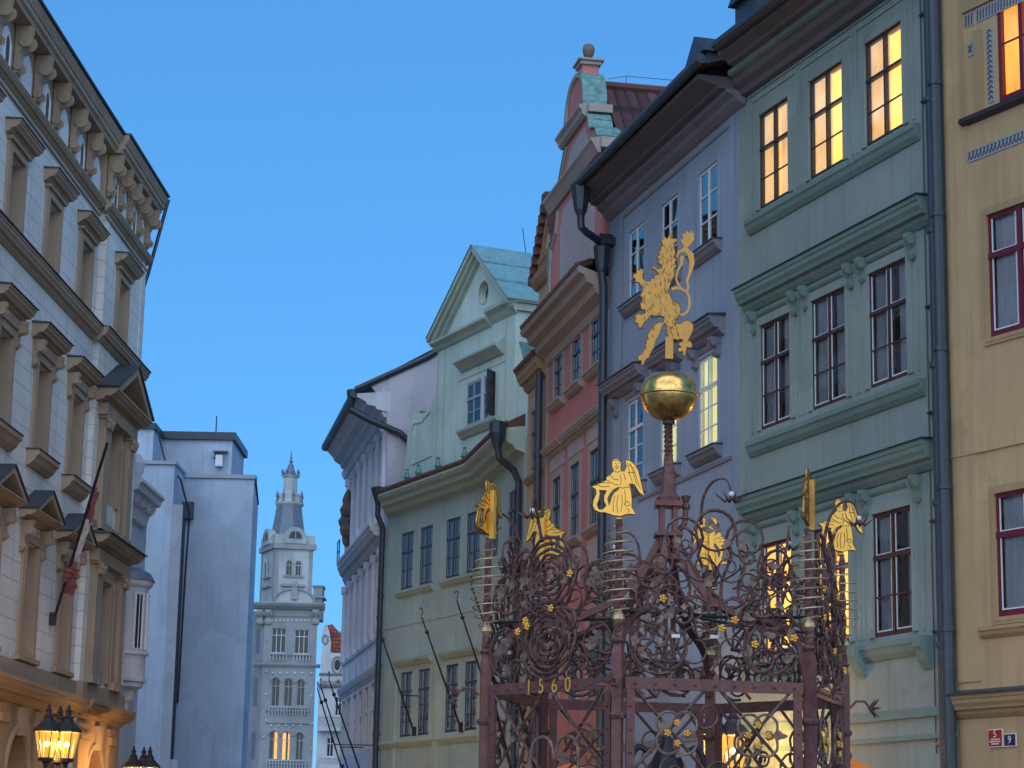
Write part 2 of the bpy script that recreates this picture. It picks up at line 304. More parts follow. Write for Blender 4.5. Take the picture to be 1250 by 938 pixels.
def window(ctx, x0, x1, z0, z1, frame='dark_wood', cols=2, tr=.64, bars=(.32,), glass='glass', depth=.12, y=0., curt='curtain', cw=(.9, .9), room='room', fw=.055, edge=None):
    """casement window: frame with mullions, transom and glazing bars; glass pane, curtains, the room behind"""
    b = MB(); ya, yb = y + depth, y + depth + .06; h = z1 - z0; w = x1 - x0
    b.box(x0, x0 + fw, ya, yb, z0, z1); b.box(x1 - fw, x1, ya, yb, z0, z1)
    b.box(x0 + fw, x1 - fw, ya, yb, z0, z0 + fw * 1.3); b.box(x0 + fw, x1 - fw, ya, yb, z1 - fw, z1)
    for k in range(1, cols): b.box(x0 + w * k / cols - fw * .55, x0 + w * k / cols + fw * .55, ya - .012, yb - .005, z0 + .01, z1 - .01)
    if tr: b.box(x0 + .01, x1 - .01, ya - .02, yb - .008, z0 + h * tr - fw * .6, z0 + h * tr + fw * .6)
    g = MB()
    for q in bars:
        b.box(x0 + .02, x1 - .02, ya - .002, ya + .009, z0 + h * q - .014, z0 + h * q + .014)
    o = b.build('window', frame, *ctx)
    MB().quad((x0, ya + .012, z0), (x1, ya + .012, z0), (x1, ya + .012, z1), (x0, ya + .012, z1)).build('pane', glass, o)
    if edge:
        e = MB(); ye = ya + .001
        for k in range(cols):
            ex0, ex1 = x0 + w * k / cols + fw, x0 + w * (k + 1) / cols - fw
            for (za, zb) in ((z0 + fw * 1.3, z0 + h * (tr or 1) - fw * .6), (z0 + h * (tr or 1) + fw * .6, z1 - fw)):
                if zb - za < .1: continue
                e.box(ex0 + .001, ex0 + .018, ye, ye + .01, za, zb); e.box(ex1 - .018, ex1 - .001, ye, ye + .01, za, zb)
                e.box(ex0 + .018, ex1 - .018, ye, ye + .01, za, za + .02)
        e.build('glazing_edge', edge, o)
    if curt:
        c = MB()
        for side in (0, 1):
            ww = w / 2 * cw[side]; n = 16
            pts = []
            for k in range(n + 1):
                xx = (x0 + ww * k / n) if side == 0 else (x1 - ww * k / n)
                pts.append((xx, y + depth + .085 + .016 * sin(k * 2.1 + side) + .006 * sin(k * 5.3)))
            for k in range(n):
                (a, ay), (c2, cy) = pts[k], pts[k + 1]; c.quad((a, ay, z0), (c2, cy, z0), (c2, cy, z1), (a, ay, z1))
        c.build('curtain', curt, o)
    r = MB(); m = .05; yq, yr = y + depth + .045, y + depth + .55
    X0, X1, Z0, Z1 = x0 - m, x1 + m, z0 - m, z1 + m
    r.quad((X0, yr, Z0), (X1, yr, Z0), (X1, yr, Z1), (X0, yr, Z1)); r.quad((X0, yq, Z0), (X0, yr, Z0), (X0, yr, Z1), (X0, yq, Z1)); r.quad((X1, yq, Z0), (X1, yr, Z0), (X1, yr, Z1), (X1, yq, Z1))
    r.quad((X0, yq, Z0), (X1, yq, Z0), (X1, yr, Z0), (X0, yr, Z0)); r.quad((X0, yq, Z1), (X1, yq, Z1), (X1, yr, Z1), (X0, yr, Z1))
    r.build('room', room, o)
    return o
def surround(o, x0, x1, z0, z1, mat, w=.12, out=.04, y=0., bottom=False, steps=2):
    b = MB()
    for k in range(steps):
        ww = w * (1 - .45 * k); oo = out * (.55 + .45 * (k + 1) / steps); b_in = .0 + .0015 * k
        ex = w - ww
        a = (x0 - w + ex, x1 + w - ex)
        zt = z1 + w - ex
        lo = z0 - (w - ex if bottom else 0) - b_in
        b.box(a[0], x0 - b_in, y - oo, y + .004 + b_in, lo, zt); b.box(x1 + b_in, a[1], y - oo, y + .004 + b_in, lo, zt); b.box(x0 - b_in, x1 + b_in, y - oo - .0015, y + .004, z1 + b_in, zt)
        if bottom: b.box(x0 - b_in, x1 + b_in, y - oo - .0015, y + .004, lo, z0 - b_in)
    return b.build('surround', mat, o)
def sillprof(out, z, h): return [(0, z), (out, z), (out, z - h * .3), (out * .8, z - h * .42), (out * .62, z - h * .72), (out * .2, z - h), (0, z - h)]
def sill(o, x0, x1, z, mat, out=.16, h=.2, name='sill'): return MB().extr(x0, x1, sillprof(out, z, h)).build(name, mat, o)
def corn(x0, x1, z0, z1, out, m0=0, m1=0, b=None):
    h = z1 - z0
    p = [(0, z1), (out, z1), (out, z1 - h * .16), (out * .92, z1 - h * .2), (out * .9, z1 - h * .36), (out * .74, z1 - h * .5), (out * .68, z1 - h * .62), (out * .4, z1 - h * .66), (out * .36, z1 - h * .8), (out * .12, z1 - h * .97), (0, z0)]
    return (b or MB()).extr(x0, x1, p, m0, m1)
def pipe(ctx, pts, r=.07, mat='pipe', name='downpipe', rings=True):
    b = MB().tube(pts, r, 10)
    if rings:
        for p, q in zip(pts, pts[1:]):
            p, q = Vector(p), Vector(q); L = (q - p).length; k = 1
            while k * 1.9 < L - .2:
                c = p + (q - p) * (k * 1.9 / L); d = (q - p).normalized() * .035; b.tube([c - d, c + d], r * 1.22, 10); k += 1
    return b.build(name, mat, *ctx)
def console(b, x, z, w, h, out):
    """scroll bracket under a cornice"""
    n = 9; prof = [(0, z), (out, z), (out, z - h * .16)]
    prof += [(out * (.74 + .22 * cos(a)), z - h * (.3 + .14 * sin(a - 1.2))) for a in [i * pi / 5 for i in range(0, 5)]]
    prof += [(out * .34, z - h * .55), (out * .42, z - h * .8), (out * .28, z - h * .95), (0, z - h)]
    b.extr(x - w / 2, x + w / 2, prof)
    b.extr(x - w * .28, x + w * .28, [(o * 1.06 + .004, q) if o else (0, q) for o, q in prof])
    for s in (-1, 1): b.tube([(x + s * w * .5, -out * .74, z - h * .3), (x + s * w * .62, -out * .74, z - h * .3)], h * .15, 10); b.tube([(x + s * w * .5, -out * .3, z - h * .82), (x + s * w * .6, -out * .3, z - h * .82)], h * .1, 8)
def rod(b, p, q, r=.02, n=6): return b.tube([p, q], r, n)

# ------------------------------------------------------------------ ground
g = MB().box(-300, 300, -80, 500, -.5, 0).build('ground', 'cobble'); g['kind'] = 'structure'

fA = Facade((-11.209, 30), 1.85, True); fV = Facade((-5.517, 72.462), -10.0); fL = Facade((-3.432, 60.635), -25.5); fB = Facade((-.614, 54.728), -11.0)
fY = Facade((.374, 49.641), -11.04); fP = Facade((.775, 47.59), -11.04); fS = Facade((1.87, 41.974), -15.1); fG = Facade((3.734, 35.067), -19.97); fO = Facade((5.939, 29.0), -29.0)

# ================================================================== green house
def green_house():
    e = empty('green_house', 'tall blue-green townhouse with warmly lit top-floor windows under a dark eave', 'house', fG.M); c = (e, None)
    X = [(.78, 1.83), (2.53, 3.62), (4.31, 5.4)]; L = 6.455
    rows = [(4.67, 6.43), (8.28, 9.99), (11.95, 13.56)]
    wall(c, 'green', 0, L, 0, 14.5, [(a, b, z0, z1) for a, b in X for z0, z1 in rows] + [(.7, 1.9, 0, 2.6)], body=9)
    MB().box(.7, 1.9, .1, .16, 0, 2.6).build('door', 'brown_wood', e)
    for j, (z0, z1) in enumerate(rows):
        for i, (a, b) in enumerate(X):
            if j == 2: o = window(c, a, b, z0, z1, 'black_wood', curt='lit_soft', room='lit', glass='glass', cw=(1, .0 if i else .9), tr=.63, bars=(.31,), depth=.008, fw=.04)
            elif j == 1: o = window(c, a, b, z0, z1, 'brown_wood', cw=(1, [.75, .85, .7][i]), edge='white_wood', depth=.008, fw=.045)
            else: o = window(c, a, b, z0, z1, 'brown_wood', curt='lit' if i < 2 else 'curtain', room='lit' if i < 2 else 'room', cw=(.95, .5), edge='white_wood', depth=.008)
            surround(o, a, b, z0, z1, 'green', .14, .035); surround(o, a - .26, b + .26, z0, z1 + .3, 'green', .05, .02, steps=1)
    for z, h in ((11.84, .24), (8.13, .24), (4.58, .24)):
        for k, (u, w_) in enumerate(((.42, 2.14), (2.16, 3.95), (3.97, 5.85))): MB().extr(u, w_, sillprof(.13, z, h)).build('sill_ledge', 'green_trim', e)
        for u in ((.5, 2.15, 3.96, 5.77) if z < 5 else ()): MB().extr(u - .1, u + .1, sillprof(.2, z - .02, .42)).build('sill_bracket', 'green_trim', e)
    for z in (10.68, 7.22):
        corn(.3, 6.12, z - .4, z, .26).build('cornice', 'green_trim', e); MB().extr(.26, 6.16, [(0, z + .035), (.29, z + .015), (.29, z + .001), (0, z + .001)]).build('cornice_flashing', 'zinc', e)
        for u in (.62, 2.02, 2.4, 3.82, 4.2, 5.62): br = MB(); console(br, u, z - .42, .14, .38, .15); br.build('bracket', 'green_trim', e)
        pl = MB()
        for (a, bb) in X:
            pl.extr(a - .18, bb + .18, [(0, z - .45), (.05, z - .45), (.05, z - .48), (.03, z - .51), (0, z - .53)])
        pl.build('panel_moulding', 'green_trim', e)
    for u in (6.12, 6.16): MB().box(u - .006, u + .006, -.02, .01, 3.6, 14.5).build('corner_line', 'green_trim', e)
    g = MB()
    g.box(0, L, -.02, .01, 13.98, 14.01); g.build('string_course', 'green_trim', e); MB().box(0, L, -.05, .01, 3.5, 3.62).build('string_course', 'green_trim', e); MB().box(0, L, -.045, .01, 3.2, 3.27).build('string_course', 'green_trim', e)
    rod(MB(), (5.95, -.03, 3.0), (5.95, -.03, 14.1), .008).build('conductor_wire', 'black_wood', e)
    for z in (3.1, 4.6, 6.1, 7.6, 9.1, 10.6, 12.1, 13.4): MB().box(5.95, 6.1, -.06, 0, z, z + .03).build('wire_clamp', 'black_wood', e)
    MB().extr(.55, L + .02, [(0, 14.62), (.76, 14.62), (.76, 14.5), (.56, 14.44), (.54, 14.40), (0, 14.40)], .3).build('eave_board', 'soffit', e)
    MB().extr(.3, L + .02, [(0, 14.398), (.42, 14.398), (.4, 14.33), (.34, 14.31), (0, 14.31)], .3).build('cornice', 'green_trim', e)
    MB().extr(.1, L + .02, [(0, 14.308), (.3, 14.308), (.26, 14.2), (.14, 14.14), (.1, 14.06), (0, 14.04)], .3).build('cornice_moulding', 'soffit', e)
    MB().tube([(.9, -.84, 14.62), (L, -.84, 14.62)], .1, 8).build('gutter', 'zinc', e)
    r = MB(); r.uv = lambda v: (v.x, v.y * 1.25)
    r.quad((.7, -.8, 14.68), (L, -.8, 14.68), (L, 4.5, 16.6), (.7, 4.5, 16.6)); r.build('roof', 'tile', e)
    d = MB()
    for u in (1.0, 4.6): d = MB(); d.box(u, u + .8, -.55, 1.0, 14.7, 15.3); d.plate([(u - .08, 15.3), (u + .88, 15.3), (u + .4, 15.75)], -.65, 1.4); d.build('dormer', 'zinc', e)
    pipe(c, [(L - .1, -.84, 14.6), (L - .12, -.5, 14.2), (L - .08, -.12, 13.9), (L - .08, -.12, .1)], .1, 'pipe')
    return e
green_house()

# ================================================================== ochre house on the right
def ochre_house():
    e = empty('ochre_house', 'ochre plaster house with wine-red window frames at the right edge of the square', 'house', fO.M); c = (e, None); L = 7.5
    X = [(.84, 2.05), (3.6, 4.8), (5.9, 7.1)]
    rows = [(4.7, 6.31), (8.41, 10.1), (11.6, 13.3)]
    hs = [(a + (.3 if j == 2 else 0), b, z0, z1) for a, b in X for j, (z0, z1) in enumerate(rows)]
    wall(c, 'ochre', .03, L, 0, 16, hs + [(3.4, 5.0, 0, 2.9)], body=9)
    MB().box(3.4, 5.0, .1, .16, 0, 2.9).build('door', 'brown_wood', e)
    for (a, b, z0, z1) in hs:
        top = z0 > 11
        o = window(c, a, b, z0, z1, 'wine_wood', curt='lit_orange' if top else 'curtain', room='lit' if top else 'room', cw=(.9, .75) if top else (1, 1), tr=None if top else .66, bars=(.48,) if top else (), edge=None if top else 'white_wood', depth=.01, glass='glass_lo' if top else 'glass', fw=.065)
        if not top: surround(o, a, b, z0, z1, 'ochre_trim', .1, .03, bottom=True); 
        if z0 < 5: sill(o, a - .3, b + .2, z0 - .12, 'ochre_trim', .1, .14)
    g = MB(); g.box(.03, L, -.03, .01, 6.9, 7.16); g.box(.03, .5, -.018, .01, 3.9, 16); g.build('string_course', 'ochre', e)
    corn(.0, L, 3.42, 3.72, .2).build('ledge', 'ochre_trim', e); MB().extr(0, L, [(0, 3.8), (.24, 3.745), (.24, 3.72), (0, 3.72)]).build('ledge_flashing', 'pipe', e)
    MB().extr(.42, 4, [(0, 11.56), (.1, 11.56), (.1, 11.5), (0, 11.46)]).build('sill', 'dark_wood', e)
    t = MB(); t.box(.42, .48, -.05, .01, 11.56, 13.1); t.box(.72, .86, -.06, .01, 11.56, 12.75); t.box(.42, 3, -.04, .01, 13.1, 13.3); t.build('pilaster', 'ochre_trim', e)
    o = MB(); o.box(.46, 4, -.012, .01, 10.93, 11.1); o.box(.52, .68, -.01, .01, 12.88, 13.08); o.box(.55, .66, -.012, .01, 12.44, 12.66); o.box(.93, 1.06, -.012, .01, 11.66, 12.72); o.box(.75, 3, -.012, .01, 12.88, 13.08); o.build('painted_panel', 'gray_orn', e)
    k = MB(); rr = random.Random(3)
    for i in range(46):
        u = .5 + i * .075; k.tube([(u, -.016, 10.96), (u + .03, -.016, 11.02), (u + .055, -.016, 11.07)], .008, 4); k.tube([(u + .06, -.016, 10.96), (u + .02, -.016, 11.08)], .006, 4)
    for i in range(14): z = 11.7 + i * .073; k.tube([(.955, -.016, z), (1.0, -.016, z + .05), (1.04, -.016, z + .01)], .011, 4)
    for i in range(32):
        u = .53 + i * .06
        if .68 < u < .76: continue
        k.tube([(u, -.016, 12.9), (u + .012, -.016, 13.05)], .01, 4)
    for a in range(4): k.tube([(.605 - .04 * cos(a * pi / 2 + .8), -.016, 12.55 - .07 * sin(a * pi / 2 + .8)), (.605, -.016, 12.55)], .011, 4)
    k.build('scratched_ornament', 'gray_dk', e)
    lg = MB(); lg.tube([(.93, -.016, 3.45 - .0, ), (.93, -.016, 3.46)], .001, 4)
    corn(-.02, L, 15.6, 16.2, .6).build('cornice', 'ochre_trim', e)
    r = MB(); r.uv = lambda v: (v.x, v.y); r.quad((0, -.6, 16.2), (L, -.6, 16.2), (L, 4.5, 20), (0, 4.5, 20)); r.build('roof', 'tile', e)
    # downpipe shared line between the houses, fixed to this house
    pipe(c, [(.03, -.16, 16), (.03, -.16, .1)], .085, 'pipe')
    return e
ochre_house()

def text_mesh(s, size, mat, parent, loc, name='numeral', ext=.002, rot=(pi / 2, 0, 0), sx=1.):
    cu = bpy.data.curves.new(name, 'FONT'); cu.body = s; cu.size = size; cu.extrude = ext; cu.align_x = 'CENTER'; cu.align_y = 'CENTER'
    t = bpy.data.objects.new(name, cu); COL.objects.link(t); dg = bpy.context.evaluated_depsgraph_get(); dg.update()
    me = bpy.data.meshes.new_from_object(t.evaluated_get(dg)); bpy.data.objects.remove(t)
    me.materials.clear(); me.materials.append(M[mat]); o = bpy.data.objects.new(name, me); COL.objects.link(o)
    o.parent = parent; o.location = loc; o.rotation_euler = rot; o.scale = (sx, 1, 1); return o
def plaque(F, x0, x1, z0, z1, mat, label, num, small=True, y=-.03, dx=0):
    e = empty('house_number_sign', label, 'sign', F.M @ Matrix.Translation(((x0 + x1) / 2, y, (z0 + z1) / 2))); w, h = (x1 - x0) / 2, (z1 - z0) / 2
    MB().box(-w, w, 0, .018, -h, h).build('rim', 'sign_white', e); MB().box(-w + .012, w - .012, -.006, .004, -h + .012, h - .012).build('enamel_plate', mat, e)
    text_mesh(num, h * (1.15 if small else 1.6), 'sign_white', e, (dx, -.009, h * .42 if small else 0))
    if small:
        b = MB(); r = random.Random(1)
        for (zz, ww) in ((-.2, .6), (-.45, .74), (-.7, .5)):
            x = -w * ww
            while x < w * ww - .01: l = r.uniform(.012, .03); b.box(x, x + l, -.010, -.005, h * zz, h * zz + h * .13); x += l + .008
        b.build('small_lettering', 'sign_white', e)
    return e
plaque(fO, .62, .89, 3.04, 3.27, 'sign_red', 'dark red enamel number plate reading 5 on the ochre wall by the blue plate', '5')
plaque(fO, .915, 1.14, 3.04, 3.205, 'sign_blue', 'small dark blue enamel plate reading 9 on the ochre wall', '9', False)
plaque(fG, 2.02, 2.36, 2.95, 3.2, 'sign_red', 'bright red enamel plate on the green house seen through the grille beside a blue one', '1')
plaque(fG, 2.42, 2.66, 2.96, 3.16, 'sign_blue', 'blue enamel plate reading 1 on the green house seen through the grille', '1', False)

# ================================================================== slate blue house
def blue_house():
    e = empty('blue_house', 'slate-blue house with white windows and heavy dark eave behind the gilded lion', 'house', fS.M); c = (e, None); L = 7.154
    X = [(1.35, 2.24), (3.25, 4.12), (5.25, 6.16)]; rows = [(4.7, 6.5), (8.37, 9.98), (11.92, 13.34)]
    wall(c, 'slate', 0, L, 0, 14.2, [(a, b, z0, z1) for a, b in X for z0, z1 in rows] + [(2.9, 4.4, 0, 2.8)], body=9)
    MB().box(2.9, 4.4, .1, .16, 0, 2.8).build('door', 'brown_wood', e)
    for j, (z0, z1) in enumerate(rows):
        for i, (a, b) in enumerate(X):
            if j == 2: o = window(c, a, b, z0, z1, 'white_wood', tr=None, bars=(.34, .67), glass='glass_hi', depth=.006, curt='curtain_dk', cw=(.5, .5), fw=.045)
            elif j == 1: o = window(c, a, b, z0, z1, 'white_wood', tr=.66, bars=(.22, .44), glass='glass', depth=.006, curt='lit_pale' if i else 'curtain_mid', cw=(1, 1) if i else (.8, .7), room='lit_pale' if i else 'room', fw=.05)
            else: o = window(c, a, b, z0, z1, 'gray_wood', tr=.66, bars=(.33,), glass='glass', depth=.006, cw=(1, 1))
            surround(o, a, b, z0, z1, 'slate', .07, .02)
            sill(o, a - .2, b + .2, z0 - .04, 'slate_trim', .17, .2)
            MB().extr(a - .22, b + .22, [(0, z0 - .015), (.19, z0 - .03), (.19, z0 - .045), (0, z0 - .045)]).build('flashing', 'zinc', o)
            if j == 1:
                m = MB().extr(a - .16, b + .16, [(0, z1 + .14), (.05, z1 + .14), (.03, z1 + .09), (0, z1 + .07)]); m.build('panel_moulding', 'slate_trim', o)
    for (u, w_) in ((.35, 2.55), (3.0, 4.4), (4.85, 6.5)):
        corn(u, w_, 10.18, 10.5, .3).build('cornice', 'slate_trim', e); MB().extr(u - .03, w_ + .03, [(0, 10.55), (.33, 10.52), (.33, 10.5), (0, 10.5)]).build('flashing', 'zinc', e)
        [(lambda q: (console(q, uu, 10.18, .18, .34, .18), q.build('bracket', 'slate_trim', e)))(MB()) for uu in (u + .3, w_ - .3)]
    g = MB(); g.box(.95, 6.7, -.02, .01, 13.74, 13.79); g.box(2.0, 6.8, -.03, .01, 8.0, 8.06); g.box(.93, .95, -.014, .01, 8, 13.79); g.box(0, L, -.04, .01, 3.5, 3.6); g.build('string_course', 'slate_trim', e)
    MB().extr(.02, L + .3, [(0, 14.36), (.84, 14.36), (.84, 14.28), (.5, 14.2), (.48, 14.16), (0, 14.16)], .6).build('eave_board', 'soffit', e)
    MB().extr(.02, L + .3, [(0, 14.158), (.34, 14.158), (.32, 14.1), (.2, 14.06), (.16, 14.0), (.06, 13.94), (0, 13.92)], .6).build('cornice', 'slate_trim', e)
    MB().tube([(.72, -.95, 14.36), (L + .75, -.95, 14.46)], .09, 8).build('gutter', 'zinc', e)
    r = MB(); r.uv = lambda v: (v.x, v.y * 1.3); r.quad((.5, -.9, 14.42), (L + .6, -.9, 14.42), (L + .6, 4.5, 16.0), (.5, 4.5, 16.0)); r.build('roof', 'tile', e)
    d = MB(); u = 6.5; d.box(u, u + .75, -.6, .6, 14.4, 14.85); d.plate([(u - .08, 14.85), (u + .83, 14.85), (u + .37, 15.25)], -.7, .9); d.build('dormer', 'zinc', e)
    # rain hopper cluster and downpipe at the left end
    h = MB()
    X0 = .3; XT = .95
    h.lathe([(.08, 0), (.13, .1), (.19, .45), (.21, .62), (.17, .66)], (XT, -.88, 13.72), 8)
    h.lathe([(.07, 0), (.11, .1), (.16, .4), (.18, .55), (.14, .6)], (X0 + .02, -.24, 12.75), 8); h.box(X0 - .1, X0 + .16, -.3, .05, 13.35, 13.5); h.box(X0 - .1, X0 + .0, -.28, .05, 13.5, 13.6)
    h.build('rain_hopper', 'zinc', e)
    pipe(c, [(XT, -.88, 13.75), (XT - .02, -.86, 13.5), (XT - .12, -.7, 13.42), (X0 + .1, -.35, 13.42), (X0 + .02, -.24, 13.3)], .075, 'zinc', rings=False)
    pipe(c, [(X0 + .02, -.24, 12.8), (X0 + .02, -.2, 12.5), (X0 + .02, -.16, .1)], .085, 'zinc')
    return e
blue_house()

# ================================================================== pink gabled house
def scallop_edge(b, x0, x1, out, z, step=.2, rr=.085, ln=.28):
    x = x0 + step / 2
    while x < x1:
        b.tube([(x, -out - .03, z - .02), (x, -out + ln, z + .11)], [rr, rr * .9], 7); x += step
def pink_house():
    e = empty('pink_gabled_house', 'pink house with a curved baroque gable topped by a stone urn', 'house', fP.M); c = (e, None); L = 5.722
    X3 = [(.85, 1.65), (2.6, 3.42), (4.35, 5.25)]; rows = [(4.6, 6.2), (7.95, 9.5), (11.18, 12.36)]
    wall(c, 'pink', 0, L, 0, 12.8, [(a, b, z0, z1) for a, b in X3 for z0, z1 in rows] + [(2.2, 3.8, 0, 2.8)], body=9)
    MB().box(2.2, 3.8, .1, .16, 0, 2.8).build('door', 'brown_wood', e)
    for j, (z0, z1) in enumerate(rows):
        for i, (a, b) in enumerate(X3):
            o = window(c, a, b, z0, z1, 'black_wood', glass='glass_hi' if j == 2 else 'glass', depth=.01, tr=.6, bars=(.3,), curt='curtain_mid', cw=(.9, .8), edge='gray_wood', fw=.05)
            surround(o, a, b, z0, z1, 'pink_trim', .17, .03)
            if j == 2: sill(o, a - .25, b + .25, z0 - .02, 'pink_trim', .16, .16)
            if j == 1:
                MB().box(a - .3, b + .3, -.02, .003, z1 + .2, z1 + .52).build('panel', 'pink_panel', o)
                corn(a - .42, b + .42, z1 + .5, z1 + .72, .22).build('hood', 'pink_trim', o); sill(o, a - .26, b + .26, z0 - .02, 'pink_trim', .14, .14); MB().box(a - .12, b + .12, -.022, .003, z0 - .95, z0 - .24).build('panel', 'pink_panel', o)
    q = MB()
    for a, b in ((0, .16), (5.6, L)): q.box(a, b, -.02, .01, 3.6, 12.6)
    q.build('pilaster', 'pink_trim', e)
    p = [(0, 12.78), (.62, 12.98), (.66, 12.92), (.62, 12.84), (.5, 12.8), (.46, 12.66), (.32, 12.6), (.28, 12.46), (.1, 12.36), (.06, 12.2), (0, 12.16)]
    MB().extr(.1, L + .1, p).build('cornice', 'pink_trim', e)
    s = MB(); scallop_edge(s, .1, L + .1, .62, 13.0, .22); s.quad((.1, -.62, 13.02), (L + .1, -.62, 13.02), (L + .1, .12, 13.32), (.1, .12, 13.32)); s.build('tile_course', 'clay', e)
    # gable, a thick curved screen wall (front face y=.1)
    y0, y1 = .1, .5; relg = Matrix.Translation((0, -.2, 0))
    low = [(.64, 13.0), (.62, 14.3), (.66, 14.8), (.95, 14.86), (1.26, 14.92), (1.38, 15.2), (1.42, 15.45), (1.1, 15.55), (5.2, 15.55), (5.1, 15.3), (5.2, 15.0), (5.45, 14.9), (5.75, 14.75), (5.8, 14.2), (5.8, 13.0)]
    mid = [(1.42, 15.78), (1.55, 16.0), (1.85, 16.3), (2.05, 16.5), (2.25, 16.68), (4.25, 16.68), (4.42, 16.5), (4.5, 16.28), (4.85, 16.2), (5.1, 16.08), (5.2, 15.9), (5.2, 15.78)]
    top = [(2.1, 16.9), (2.12, 17.2), (2.25, 17.5)] + [(3.05 - .75 * cos(a), 17.5 + .42 * sin(a)) for a in [i * pi / 9 for i in range(1, 9)]] + [(3.85, 17.45), (3.92, 17.2), (3.95, 16.9)]
    gb = MB()
    for pl in (low, mid, top): gb.plate(pl, y0, y1)
    gb.build('gable', 'pink', e, relg)
    t = MB()
    for (a, b, z0, z1, o_) in ((.72, 5.4, 15.5, 15.8, .22), (1.85, 4.2, 16.66, 16.92, .2)):
        for yy in (0,): 
            pr = [(-.1 + 0, z1), (o_ - .1, z1), (o_ - .1, z1 - .05), (o_ - .16, z1 - .12), (.02, z1 - .2), (-.04, z0), (-.1, z0)]
            t.extr(a, b, pr)
        t.box(b - .02, b + .12, y0 - .02, y1 + .1, z0 + .08, z1 - .004)
    t.build('gable_cornice', 'pink_trim', e, relg)
    i = MB()
    i.plate([(1.7, 13.0), (1.7, 14.9), (1.95, 15.3), (4.9, 15.3), (4.7, 14.9), (4.9, 14.4), (4.9, 13.0)], y0 - .015, y0 + .01)
    i.plate([(2.1, 15.85), (2.5, 16.35), (3.0, 16.5), (3.9, 16.5), (4.1, 16.2), (4.5, 15.95), (4.5, 15.85)], y0 - .015, y0 + .01)
    i.build('gable_panel', 'pink_panel', e, relg)
    f = MB(); arc = [(3.05 - .83 * cos(a), y0 - .01, 17.2 + .7 * sin(a)) for a in [k * pi / 14 for k in range(15)]]; f.tube([(2.15, y0 - .01, 16.95)] + arc + [(3.92, y0 - .01, 16.95)], .055, 6)
    f.tube([(.75, y0 - .01, 13.1), (.72, y0 - .01, 14.2), (.8, y0 - .01, 14.7), (1.3, y0 - .01, 14.95), (1.46, y0 - .01, 15.4)], .05, 6); f.tube([(1.5, y0 - .01, 15.85), (1.95, y0 - .01, 16.3), (2.25, y0 - .01, 16.6)], .045, 6)
    f.build('gable_moulding', 'pink_trim', e, relg)
    cp = MB()
    def cap(pts, w=.06):
        for (a, b) in zip(pts, pts[1:]):
            d = Vector((b[0] - a[0], b[1] - a[1])).normalized(); n = Vector((-d.y, d.x)) * .03
            if n.y < 0: n = -n
            cp.add([(a[0], y0 - w, a[1]), (b[0], y0 - w, b[1]), (b[0], y1 + w, b[1]), (a[0], y1 + w, a[1]), (a[0] + n.x, y0 - w, a[1] + n.y), (b[0] + n.x, y0 - w, b[1] + n.y), (b[0] + n.x, y1 + w, b[1] + n.y), (a[0] + n.x, y1 + w, a[1] + n.y)],
                   [(0, 1, 5, 4), (3, 7, 6, 2), (4, 5, 6, 7), (0, 3, 2, 1), (0, 4, 7, 3), (1, 2, 6, 5)])
    for pts in (top, mid[:5], mid[5:], low[:6], low[9:14]): cp = MB(); cap(pts); cp.build('gable_capping', 'copper', e, relg)
    pd = MB(); pd.box(3.1, 3.5, .12, .48, 17.7, 18.14); pd.build('gable_pedestal', 'pink', e, relg)
    pc = MB(); pc.box(2.98, 3.62, .02, .58, 18.14, 18.18); pc.box(3.04, 3.56, .07, .53, 18.06, 18.14); pc.build('pedestal_cap', 'pink_trim', e, relg)
    MB().lathe([(r_ * .62, z_ * .62) for r_, z_ in [(.1, 0), (.12, .04), (.05, .1), (.06, .15), (.16, .24), (.21, .4), (.215, .52), (.18, .54), (.19, .6), (.12, .66), (.0001, .67)]], (3.3, .1, 18.18), 18).build('urn', 'tan_dk', e, smooth=True)
    r = MB(); r.uv = lambda v: (v.y, v.z * .8 + v.x * .5)
    r.quad((3.05, .5, 17.75), (3.05, 9, 17.75), (6.4, 9, 13.9), (6.4, .5, 13.9)); r.quad((3.05, .5, 17.75), (-.3, .5, 13.9), (-.3, 9, 13.9), (3.05, 9, 17.75)); r.build('roof', 'tile', e)
    k = MB().tube([(3.05, .5, 17.8), (3.05, 9, 17.8)], .09, 8); k.build('ridge', 'clay', e)
    w_ = MB()
    for yy in (1, 3.2, 5.4): rod(w_, (3.05, yy, 17.85), (3.05, yy, 18.05), .01, 4)
    w_.tube([(3.05, .6, 17.95), (3.05, 1, 18.05), (3.05, 3.2, 18.05), (3.05, 5.4, 18.05), (3.05, 7, 17.98)], .008, 4); w_.build('lightning_conductor', 'zinc', e)
    return e
pink_house()

